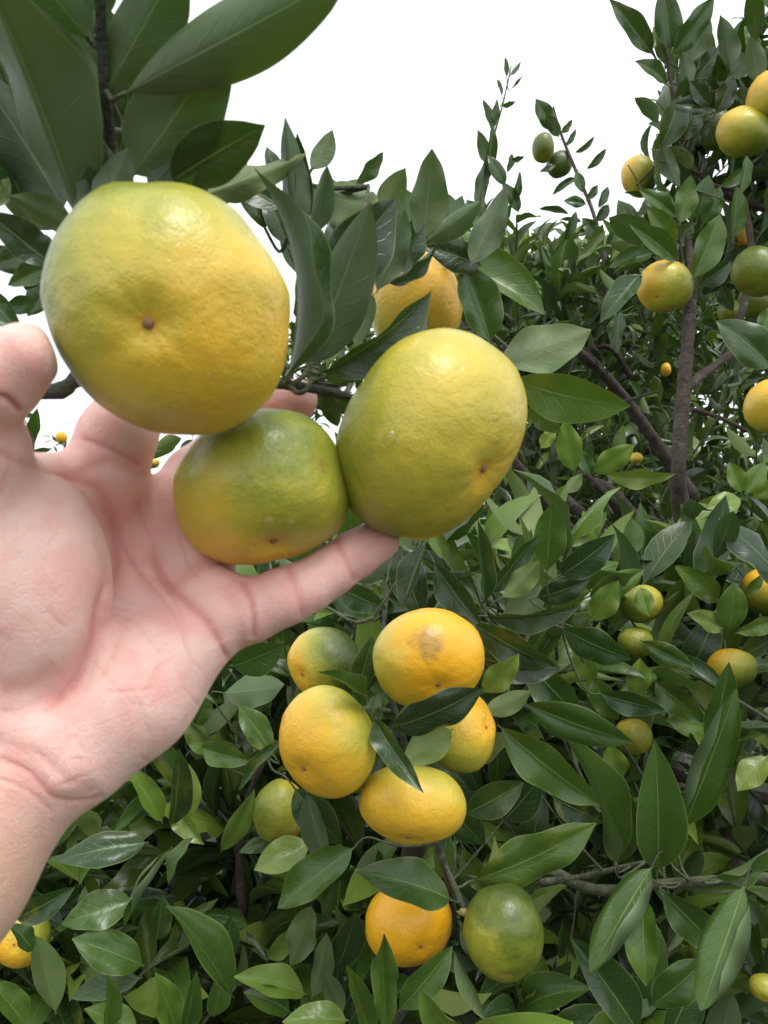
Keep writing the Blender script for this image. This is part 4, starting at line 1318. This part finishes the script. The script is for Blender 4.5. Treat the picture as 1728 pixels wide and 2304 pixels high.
tangerine('small bright tangerine among leaves above the orange patched one', 1672, 532, 16, 22, 1.2, (0, -.9, .3), .6, (0, 1, 0), (.10, .1, .1))
# lower right
tangerine('green tangerine with a yellow side behind a pale leaf', 1444, 1359, 46, 44, .80, (.3, -.8, .3), .3, (-.85, -.3, .1), (.55, .34, .15))
tangerine('round olive green tangerine under the leaf covered one', 1430, 1446, 40, 37, .80, (.1, -.8, .4), .2, (.3, -.6, .1), (.60, .12, .15))
tangerine('tangerine yellow on top and green below behind an upright leaf', 1646, 1504, 56, 46, .80, (.2, -.7, .4), .65, (.75, -.6, .1), (.34, .46, .15), ratio=.8)
tangerine('orange topped tangerine behind a curled leaf at the picture edge', 1724, 1329, 55, 54, .86, (.2, -.7, .4), .8, (-.1, -.95, .1), (.24, .55, .15))
tangerine('small yellow green tangerine above the round pale leaf', 1424, 1657, 42, 42, .78, (0, -.8, .4), .3, (.3, -.6, .3), (.38, .25, .15))
tangerine('dark green tangerine in shade next to the yellow green one', 1484, 1622, 42, 40, .84, (0, -.8, .4), .1, (0, 1, 0), (.84, .1, .15))
tangerine('green tangerine sliver under long hanging leaves', 1583, 2133, 32, 32, .74, (0, -.8, .4), .1, (0, 1, 0), (.82, .1, .15))
tangerine('yellow green tangerine at the bottom corner under the curled leaf', 1722, 2222, 34, 30, .70, (0, -.8, .4), .2, (0, 1, 0), (.45, .1, .15))
tangerine('tiny orange tangerine glimpsed near the teardrop one', 563, 1685, 22, 22, .85, (0, -.8, .4), .9, (0, 1, 0), (.05, .1, .1))
tangerine('tiny orange tangerine glimpsed under the little finger', 640, 1396, 17, 15, .95, (0, -.8, .4), .8, (0, 1, 0), (.05, .1, .1))
tangerine('tiny orange tangerine on the far tree between thumb and forefinger', 138, 984, 12, 14, 5.0, (0, -.8, .4), 1.0, (0, 1, 0), (.0, .1, .1))
tangerine('tiny yellow tangerine between forefinger and middle finger', 342, 1042, 17, 12, 3.0, (0, -.8, .4), .6, (0, -1, 0), (.2, .4, .1))

# the bare calyx where a fruit has dropped
vs, fs = disc_geo(P(1045, 2052, .568), Vector((0, -.7, -.7)), .0048, .0030, 3, 5, 4)
o = obj('calyx_button', mesh_from('calyx_button', vs, fs), flat_material('pale_calyx', (0.42, 0.36, 0.14), 0.6, (0.30, 0.30, 0.12), 400))
o.parent = bush
o.matrix_parent_inverse = bush.matrix_world.inverted()


# ------------------------------------------------------------------ the hand
def build_hand():
    prims = []      # ('cone', a, b, ra, rb, k) or ('ell', c, axes matrix, radii, k)

    def V3(u, v, d):
        return np.array(P(u, v, d), dtype=np.float32)

    def cone(a, b, ra, rb, k=0.006):
        prims.append(('cone', V3(*a), V3(*b), ra / 1000, rb / 1000, k))

    def chain(pts, k=0.005):
        for (a, ra), (b, rb_) in zip(pts, pts[1:]):
            cone(a, b, ra, rb_, k)

    def ell(c, ax_deg, radii, k=0.01):
        # radii: along the turned image x axis, along depth, along the turned image y axis (mm)
        t = math.radians(ax_deg)
        ex = np.array((math.cos(t), 0, -math.sin(t)), dtype=np.float32)
        ez = np.array((math.sin(t), 0, math.cos(t)), dtype=np.float32)
        ey = np.array((0, 1, 0), dtype=np.float32)
        prims.append(('ell', V3(*c), np.stack([ex, ey, ez]), np.array(radii, dtype=np.float32) / 1000, k))

    # forearm: two bones' worth of flesh
    chain([((95, 1700, .240), 19), ((-130, 1985, .228), 21.5), ((-480, 2420, .205), 26), ((-1100, 3150, .17), 30)], .012)
    chain([((-60, 1600, .240), 19), ((-270, 1870, .228), 21.5), ((-600, 2290, .205), 26), ((-1200, 3000, .17), 30)], .012)
    # metacarpals make the slab of the palm
    chain([((110, 1620, .246), 16), ((300, 1500, .256), 15), ((470, 1372, .266), 13.5)], .010)
    chain([((85, 1580, .250), 15), ((280, 1400, .264), 13), ((445, 1262, .279), 12.5)], .010)
    chain([((55, 1550, .252), 15), ((230, 1320, .266), 13), ((385, 1150, .283), 12.5)], .010)
    chain([((25, 1520, .252), 15), ((140, 1290, .264), 13), ((235, 1095, .268), 13)], .010)
    # pads
    chain([((180, 1668, .242), 19), ((300, 1560, .248), 18.5), ((425, 1430, .258), 15)], .009)        # hypothenar
    ell((62, 1300, .236), -8, (25, 19, 36), .006)                                                     # thenar
    chain([((-40, 1520, .24), 20), ((-60, 1300, .232), 20), ((-55, 1110, .226), 16)], .010)
    ell((492, 1368, .262), -50, (12.5, 11, 14), .006)                                                 # pad under the little finger
    ell((440, 1240, .276), -45, (12, 10, 12), .006)
    # thumb
    chain([((-50, 1110, .226), 15), ((-46, 1010, .218), 12.6), ((-72, 915, .211), 11.4)], .005)
    chain([((-72, 915, .211), 11.2), ((-5, 852, .208), 10.9), ((56, 803, .206), 9.2)], .004)
    # web to the forefinger
    chain([((-20, 1130, .236), 12), ((110, 1120, .252), 12), ((215, 1110, .264), 12)], .010)
    # forefinger
    chain([((225, 1095, .264), 13), ((262, 985, .266), 12.2), ((318, 885, .280), 11.2)], .006)
    chain([((318, 885, .280), 10.8), ((395, 780, .288), 9.6), ((440, 700, .281), 8.4)], .004)
    # middle finger
    chain([((390, 1140, .283), 12.2), ((440, 1075, .295), 11.2), ((510, 1000, .318), 10.4)], .005)
    chain([((510, 1000, .318), 10), ((595, 920, .326), 9.4), ((668, 899, .312), 8.6)], .004)
    # ring finger
    chain([((445, 1255, .280), 11.8), ((510, 1195, .300), 10.8), ((575, 1140, .318), 10)], .005)
    chain([((575, 1140, .318), 9.6), ((650, 1085, .322), 9), ((700, 1050, .312), 8.2)], .004)
    # little finger
    chain([((500, 1380, .266), 11.5), ((565, 1374, .264), 10.2), ((640, 1342, .264), 9.4), ((694, 1318, .266), 8.9)], .004)
    chain([((694, 1318, .266), 8.7), ((745, 1284, .269), 8.5), ((795, 1250, .273), 8.2), ((852, 1214, .280), 8.0)], .003)

    lo = np.full(3, 9e9)
    hi = -lo
    for p in prims:
        if p[0] == 'cone':
            for c, r in ((p[1], p[3]), (p[2], p[4])):
                lo = np.minimum(lo, c - r)
                hi = np.maximum(hi, c + r)
        else:
            lo = np.minimum(lo, p[1] - p[3].max())
            hi = np.maximum(hi, p[1] + p[3].max())
    h = 0.00115
    lo -= 0.006
    hi += 0.006
    n = np.ceil((hi - lo) / h).astype(int) + 1
    Fd = np.full(n, 0.05, dtype=np.float32)
    ax = [(lo[i] + h * np.arange(n[i])).astype(np.float32) for i in range(3)]

    def box(c0, c1, pad):
        a = np.maximum(((np.minimum(c0, c1) - pad - lo) / h).astype(int), 0)
        b = np.minimum(((np.maximum(c0, c1) + pad - lo) / h).astype(int) + 2, n)
        return tuple(slice(a[i], b[i]) for i in range(3))

    for p in prims:
        if p[0] == 'cone':
            _, a, b, ra, rb_, k = p
            sl = box(a, b, max(ra, rb_) + 0.022)
        else:
            _, c, M, rad, k = p
            sl = box(c, c, rad.max() + 0.022)
        X, Y, Z = np.meshgrid(ax[0][sl[0]], ax[1][sl[1]], ax[2][sl[2]], indexing='ij', sparse=True)
        if p[0] == 'cone':
            ba = b - a
            l2 = float(ba @ ba)
            tt = np.clip(((X - a[0]) * ba[0] + (Y - a[1]) * ba[1] + (Z - a[2]) * ba[2]) / l2, 0, 1)
            dist = np.sqrt((X - a[0] - tt * ba[0]) ** 2 + (Y - a[1] - tt * ba[1]) ** 2 + (Z - a[2] - tt * ba[2]) ** 2) - (ra + (rb_ - ra) * tt)
        else:
            q = [(X - c[0]) * M[i][0] + (Y - c[1]) * M[i][1] + (Z - c[2]) * M[i][2] for i in range(3)]
            k0 = np.sqrt(sum((q[i] / rad[i]) ** 2 for i in range(3))) + 1e-6
            k1 = np.sqrt(sum((q[i] / rad[i] ** 2) ** 2 for i in range(3))) + 1e-6
            dist = k0 * (k0 - 1) / k1
        cur = Fd[sl]
        hh = np.clip(0.5 + 0.5 * (cur - dist) / k, 0, 1)
        Fd[sl] = cur * (1 - hh) + dist * hh - k * hh * (1 - hh)
    # the skin yields where the three held fruits press on it
    for c, rad in FRUIT[:3]:
        c = np.array(c, dtype=np.float32)
        rad = np.array(rad, dtype=np.float32) + 0.0001
        sl = box(c, c, rad.max() + 0.01)
        X, Y, Z = np.meshgrid(ax[0][sl[0]], ax[1][sl[1]], ax[2][sl[2]], indexing='ij', sparse=True)
        q = (X - c[0], Y - c[1], Z - c[2])
        k0 = np.sqrt(sum((q[i] / rad[i]) ** 2 for i in range(3))) + 1e-6
        k1 = np.sqrt(sum((q[i] / rad[i] ** 2) ** 2 for i in range(3))) + 1e-6
        dist = -(k0 * (k0 - 1) / k1)
        cur = Fd[sl]
        k = 0.002
        hh = np.clip(0.5 - 0.5 * (cur - dist) / k, 0, 1)
        Fd[sl] = cur * (1 - hh) + dist * hh + k * hh * (1 - hh)

    # surface nets
    ins = Fd < 0
    cnt = np.zeros(n - 1, dtype=np.int8)
    for dx in (0, 1):
        for dy in (0, 1):
            for dz in (0, 1):
                cnt += ins[dx:n[0] - 1 + dx, dy:n[1] - 1 + dy, dz:n[2] - 1 + dz]
    act = (cnt > 0) & (cnt < 8)
    I = np.argwhere(act)
    vid = np.full(n - 1, -1, dtype=np.int64)
    vid[act] = np.arange(len(I))
    acc = np.zeros((len(I), 3))
    num = np.zeros(len(I))
    cor = [np.array(c) for c in ((0, 0, 0), (1, 0, 0), (0, 1, 0), (1, 1, 0), (0, 0, 1), (1, 0, 1), (0, 1, 1), (1, 1, 1))]
    for a_ in range(8):
        for b_ in range(a_ + 1, 8):
            if np.abs(cor[a_] - cor[b_]).sum() != 1:
                continue
            A_ = I + cor[a_]
            B_ = I + cor[b_]
            fa = Fd[A_[:, 0], A_[:, 1], A_[:, 2]]
            fb = Fd[B_[:, 0], B_[:, 1], B_[:, 2]]
            x = (fa < 0) != (fb < 0)
            t = np.where(x, fa / np.where(x, fa - fb, 1), 0)
            acc += np.where(x[:, None], A_ + (B_ - A_) * t[:, None], 0)
            num += x
    V = lo + h * acc / num[:, None]
    faces = []
    for axis in range(3):
        o1, o2 = [(1, 2), (2, 0), (0, 1)][axis]
        s0 = [slice(None)] * 3
        s1 = [slice(None)] * 3
        s0[axis] = slice(0, n[axis] - 1)
        s1[axis] = slice(1, n[axis])
        ch = ins[tuple(s0)] != ins[tuple(s1)]
        E = np.argwhere(ch)
        E = E[(E[:, o1] > 0) & (E[:, o2] > 0) & (E[:, o1] < n[o1] - 1) & (E[:, o2] < n[o2] - 1)]
        flip = ins[E[:, 0], E[:, 1], E[:, 2]]
        q = []
        for a_, b_ in ((0, 0), (1, 0), (1, 1), (0, 1)):
            C = E.copy()
            C[:, o1] -= 1 - a_
            C[:, o2] -= 1 - b_
            q.append(vid[C[:, 0], C[:, 1], C[:, 2]])
        q = np.stack(q, 1)
        q[~flip] = q[~flip][:, ::-1]
        faces.append(q)
    Q = np.concatenate(faces)
    Q = Q[(Q >= 0).all(1)]
    # light smoothing
    e = np.concatenate([Q[:, [0, 1]], Q[:, [1, 2]], Q[:, [2, 3]], Q[:, [3, 0]]])

    def smooth(V, it, lam):
        for _ in range(it):
            s = np.zeros_like(V)
            c = np.zeros(len(V))
            np.add.at(s, e[:, 0], V[e[:, 1]])
            np.add.at(s, e[:, 1], V[e[:, 0]])
            np.add.at(c, e[:, 0], 1)
            np.add.at(c, e[:, 1], 1)
            V = V + lam * (s / c[:, None] - V)
        return V

    V = smooth(V, 5, 0.5)
    # one finer level, so that the lines of the palm can be cut sharply
    es = np.sort(e, 1)
    key = es[:, 0] * len(V) + es[:, 1]
    uk, inv = np.unique(key, return_inverse=True)
    mids = 0.5 * (V[uk // len(V)] + V[uk % len(V)])
    cen = V[Q].mean(1)
    nq, nv0 = len(Q), len(V)
    m_ = [nv0 + inv[k * nq:(k + 1) * nq] for k in range(4)]
    cc = nv0 + len(uk) + np.arange(nq)
    Q = np.concatenate([np.stack([Q[:, k], m_[k], cc, m_[k - 1]], 1) for k in range(4)])
    V = np.concatenate([V, mids, cen])
    e = np.concatenate([Q[:, [0, 1]], Q[:, [1, 2]], Q[:, [2, 3]], Q[:, [3, 0]]])
    V = smooth(V, 3, 0.5)

    def normals(V):
        d1 = V[Q[:, 2]] - V[Q[:, 0]]
        d2 = V[Q[:, 3]] - V[Q[:, 1]]
        fn = np.cross(d1, d2)
        N = np.zeros_like(V)
        for k in range(4):
            np.add.at(N, Q[:, k], fn)
        return N / (np.linalg.norm(N, axis=1)[:, None] + 1e-12)

    N = normals(V)
    u = 864 + F * V[:, 0] / V[:, 1]
    v = 1152 - F * (V[:, 2] - CH) / V[:, 1]
    camd = np.array((0, 0, CH)) - V
    camd /= np.linalg.norm(camd, axis=1)[:, None]
    facing = (N * camd).sum(1)

    def polydist(pts):
        pts2 = []
        for i in range(len(pts) - 1):
            p0, p1, p2, p3 = (np.array(pts[max(0, min(len(pts) - 1, j))], dtype=float) for j in (i - 1, i, i + 1, i + 2))
            for t in np.linspace(0, 1, 6, endpoint=False):
                pts2.append(0.5 * (2 * p1 + (p2 - p0) * t + (2 * p0 - 5 * p1 + 4 * p2 - p3) * t * t + (3 * p1 - p0 - 3 * p2 + p3) * t ** 3))
        pts2.append(np.array(pts[-1], dtype=float))
        best = np.full(len(V), 1e9)
        tbest = np.zeros(len(V))
        m = len(pts2) - 1
        for i in range(m):
            a, b = pts2[i], pts2[i + 1]
            ba = b - a
            t = np.clip(((u - a[0]) * ba[0] + (v - a[1]) * ba[1]) / max(1e-9, ba @ ba), 0, 1)
            dd = np.hypot(u - a[0] - t * ba[0], v - a[1] - t * ba[1])
            w = dd < best
            best = np.where(w, dd, best)
            tbest = np.where(w, (i + t) / m, tbest)
        return best, tbest

    # the lines of the palm: (polyline, width px, depth mm, redness)
    creases = [
        ([(72, 1052), (150, 1062), (222, 1098), (258, 1174), (266, 1246), (252, 1307), (230, 1370), (214, 1452), (163, 1535), (92, 1606)], 15, .9, .5),
        ([(72, 1052), (150, 1062), (222, 1098), (258, 1174), (266, 1246), (252, 1307), (230, 1370), (214, 1452), (163, 1535), (92, 1606)], 45, 1.4, .25),
        ([(345, 1235), (362, 1290), (383, 1322), (420, 1350), (470, 1400), (498, 1450), (515, 1500)], 12, .7, .4),
        ([(345, 1235), (362, 1290), (383, 1322), (420, 1350), (470, 1400), (498, 1450)], 34, .8, .2),
        ([(268, 1180), (310, 1270), (345, 1340), (400, 1430)], 13, .35, .2),
        ([(543, 1302), (563, 1345), (572, 1392), (572, 1440)], 10, .7, .4),
        ([(520, 1330), (538, 1370), (545, 1420), (540, 1470)], 14, .5, .2),
        ([(640, 1270), (668, 1330), (680, 1390)], 10, .25, .25), ([(752, 1210), (780, 1262), (800, 1310)], 10, .25, .25),
        ([(-20, 890), (20, 900), (52, 930)], 10, 1.2, .6),
        ([(-20, 1010), (30, 1035), (80, 1050)], 12, .5, .3),
        ([(-20, 1700), (60, 1735), (125, 1795), (200, 1802), (240, 1790)], 22, .5, .3),
        ([(-20, 1665), (60, 1690), (120, 1720), (165, 1770)], 16, .5, .2),
        ([(178, 1700), (180, 1745), (205, 1790)], 20, .5, .25),
        ([(0, 1560), (60, 1545), (130, 1500)], 22, .5, .2), ([(0, 1600), (60, 1598), (140, 1560)], 18, .5, .2),
        ([(180, 985), (250, 1010), (320, 1050)], 12, .4, .3), ([(150, 1075), (240, 1040), (330, 1075)], 16, .5, .25),
    ]
    rh = random.Random(77)
    LIFE = [(72, 1052), (150, 1062), (222, 1098), (258, 1174), (266, 1246), (252, 1307), (230, 1370), (214, 1452), (163, 1535), (92, 1606)]
    creases += [
        (LIFE, 5, .45, .45), ([(345, 1235), (362, 1290), (383, 1322), (420, 1350), (470, 1400), (498, 1450), (520, 1496)], 5, .45, .45),
        ([(262, 1190), (300, 1262), (352, 1330), (402, 1405), (420, 1470)], 5, .35, .35), ([(543, 1302), (563, 1345), (572, 1392), (572, 1440)], 4.5, .3, .4),
        ([(640, 1270), (668, 1330), (680, 1390)], 4.5, .15, .25), ([(648, 1268), (677, 1326), (690, 1384)], 4, .12, .2), ([(752, 1210), (780, 1262), (800, 1310)], 4.5, .15, .25),
        ([(-20, 890), (20, 900), (52, 930)], 5, .6, .5), ([(-20, 1700), (60, 1735), (125, 1795), (200, 1802), (240, 1790)], 5, .4, .35), ([(-20, 1745), (60, 1778), (120, 1830)], 5, .35, .3),
        ([(240, 1370), (300, 1400), (370, 1480)], 4, .25, .25), ([(310, 1120), (330, 1180), (352, 1240)], 5, .35, .3), ([(180, 985), (250, 1010), (320, 1050)], 5, .4, .3), ([(400, 1205), (420, 1260), (445, 1300)], 5, .3, .3),
    ]
    for _ in range(46):
        cu, cv = rh.uniform(-10, 480), rh.uniform(1090, 1760)
        an = rh.uniform(0.2, 1.3) if rh.random() < 0.6 else rh.uniform(-1.2, 0.2)
        ln = rh.uniform(25, 75)
        du, dv = math.cos(an) * ln, math.sin(an) * ln
        creases.append(([(cu - du, cv - dv), (cu + rh.uniform(-8, 8), cv + rh.uniform(-8, 8)), (cu + du, cv + dv)], rh.uniform(3.5, 5), rh.uniform(.10, .24), rh.uniform(.08, .22)))
    red = np.zeros(len(V))
    disp = np.zeros(len(V))
    fm = np.clip(facing * 2.2, 0, 1)
    for pts, w, dep, rd_ in creases:
        dd, tb = polydist(pts)
        g = np.exp(-(dd / w) ** 2) * np.clip(np.minimum(tb, 1 - tb) * 9 + 0.15, 0, 1) * fm
        disp -= g * dep / 1000
        red += g * rd_
    # soft bulges between the lines
    for cu, cv, w, dep in ((170, 1740, 42, 1.0), (120, 1770, 30, .7), (520, 1390, 40, .8), (440, 1460, 60, .8), (60, 1640, 50, .8), (330, 1440, 60, -.7), (310, 1180, 60, -.6), (330, 1290, 40, -.5)):
        g = np.exp(-(((u - cu) ** 2 + (v - cv) ** 2) / w ** 2)) * fm
        disp += g * dep / 1000
    V = V + N * disp[:, None]
    V = smooth(V, 1, 0.2)
    # warmer finger ends
    for c, r, st in ((P(850, 1216, .279), .020, .8), (P(690, 1318, .266), .03, .35), (P(668, 899, .312), .02, .7), (P(48, 797, .206), .012, .2), (P(0, 930, .211), .018, .35), (P(480, 1370, .262), .018, .3), (P(250, 985, .266), .03, .3), (P(330, 1130, .27), .03, .3), (P(30, 1640, .22), .03, .2)):
        red += st * np.exp(-(((V - np.array(c)) ** 2).sum(1)) / r ** 2)
    me = bpy.data.meshes.new('person')
    me.vertices.add(len(V))
    me.vertices.foreach_set('co', V.astype(np.float32).ravel())
    me.loops.add(Q.size)
    me.loops.foreach_set('vertex_index', Q.astype(np.int32).ravel())
    me.polygons.add(len(Q))
    me.polygons.foreach_set('loop_start', (np.arange(len(Q)) * 4).astype(np.int32))
    me.polygons.foreach_set('use_smooth', np.ones(len(Q), dtype=bool))
    at = me.attributes.new('redness', 'FLOAT', 'POINT')
    at.data.foreach_set('value', np.clip(red, 0, 1).astype(np.float32))
    arm = np.clip((v - 1750 + (u - 120) * -0.6) / 260, 0, 1)
    at = me.attributes.new('arm', 'FLOAT', 'POINT')
    at.data.foreach_set('value', arm.astype(np.float32))
    me.update()
    me.validate()
    return me


def skin_material():
    m = NT('skin')
    co = m.n('ShaderNodeTexCoord').outputs['Object']
    red = m.n('ShaderNodeAttribute', attribute_name='redness').outputs['Fac']
    arm = m.n('ShaderNodeAttribute', attribute_name='arm').outputs['Fac']
    n1 = m.noise(co, 75, 5, 0.62)
    n2 = m.noise(co, 260, 5, 0.65)
    n3 = m.noise(co, 900, 3, 0.6)
    base = m.mix(m.step(n1, 0.35, 0.68), (0.82, 0.575, 0.50), (0.775, 0.435, 0.385))
    base = m.mix(m.math('MULTIPLY', m.step(n2, 0.45, 0.75), 0.35), base, (0.82, 0.60, 0.50))
    base = m.mix(m.math('MULTIPLY', arm, 0.75), base, (0.56, 0.36, 0.25))
    col = m.mix(m.math('MULTIPLY', red, 0.75, clamp=True), base, (0.62, 0.245, 0.215))
    vo = m.n('ShaderNodeTexVoronoi', feature='DISTANCE_TO_EDGE')
    m.set(vo.inputs['Vector'], co)
    vo.inputs['Scale'].default_value = 650
    lines = m.step(vo.outputs['Distance'], 0.0, 0.12)
    b1 = m.bump(n2, 0.25, 0.0015)
    b2 = m.bump(m.math('ADD', lines, n3), 0.4, 0.0004, b1)
    pr = m.principled(Base_Color=col, Roughness=0.5, Normal=b2)
    pr.inputs['Specular IOR Level'].default_value = 0.4
    pr.inputs['Subsurface Weight'].default_value = 0.6
    pr.inputs['Subsurface Radius'].default_value = (1.0, 0.35, 0.2)
    pr.inputs['Subsurface Scale'].default_value = 0.004
    return m.done(pr.outputs[0])


person = obj('person', build_hand(), skin_material())
setp(person, 'bare hand and forearm reaching in, open palm cupping a bunch of three tangerines', 'person')
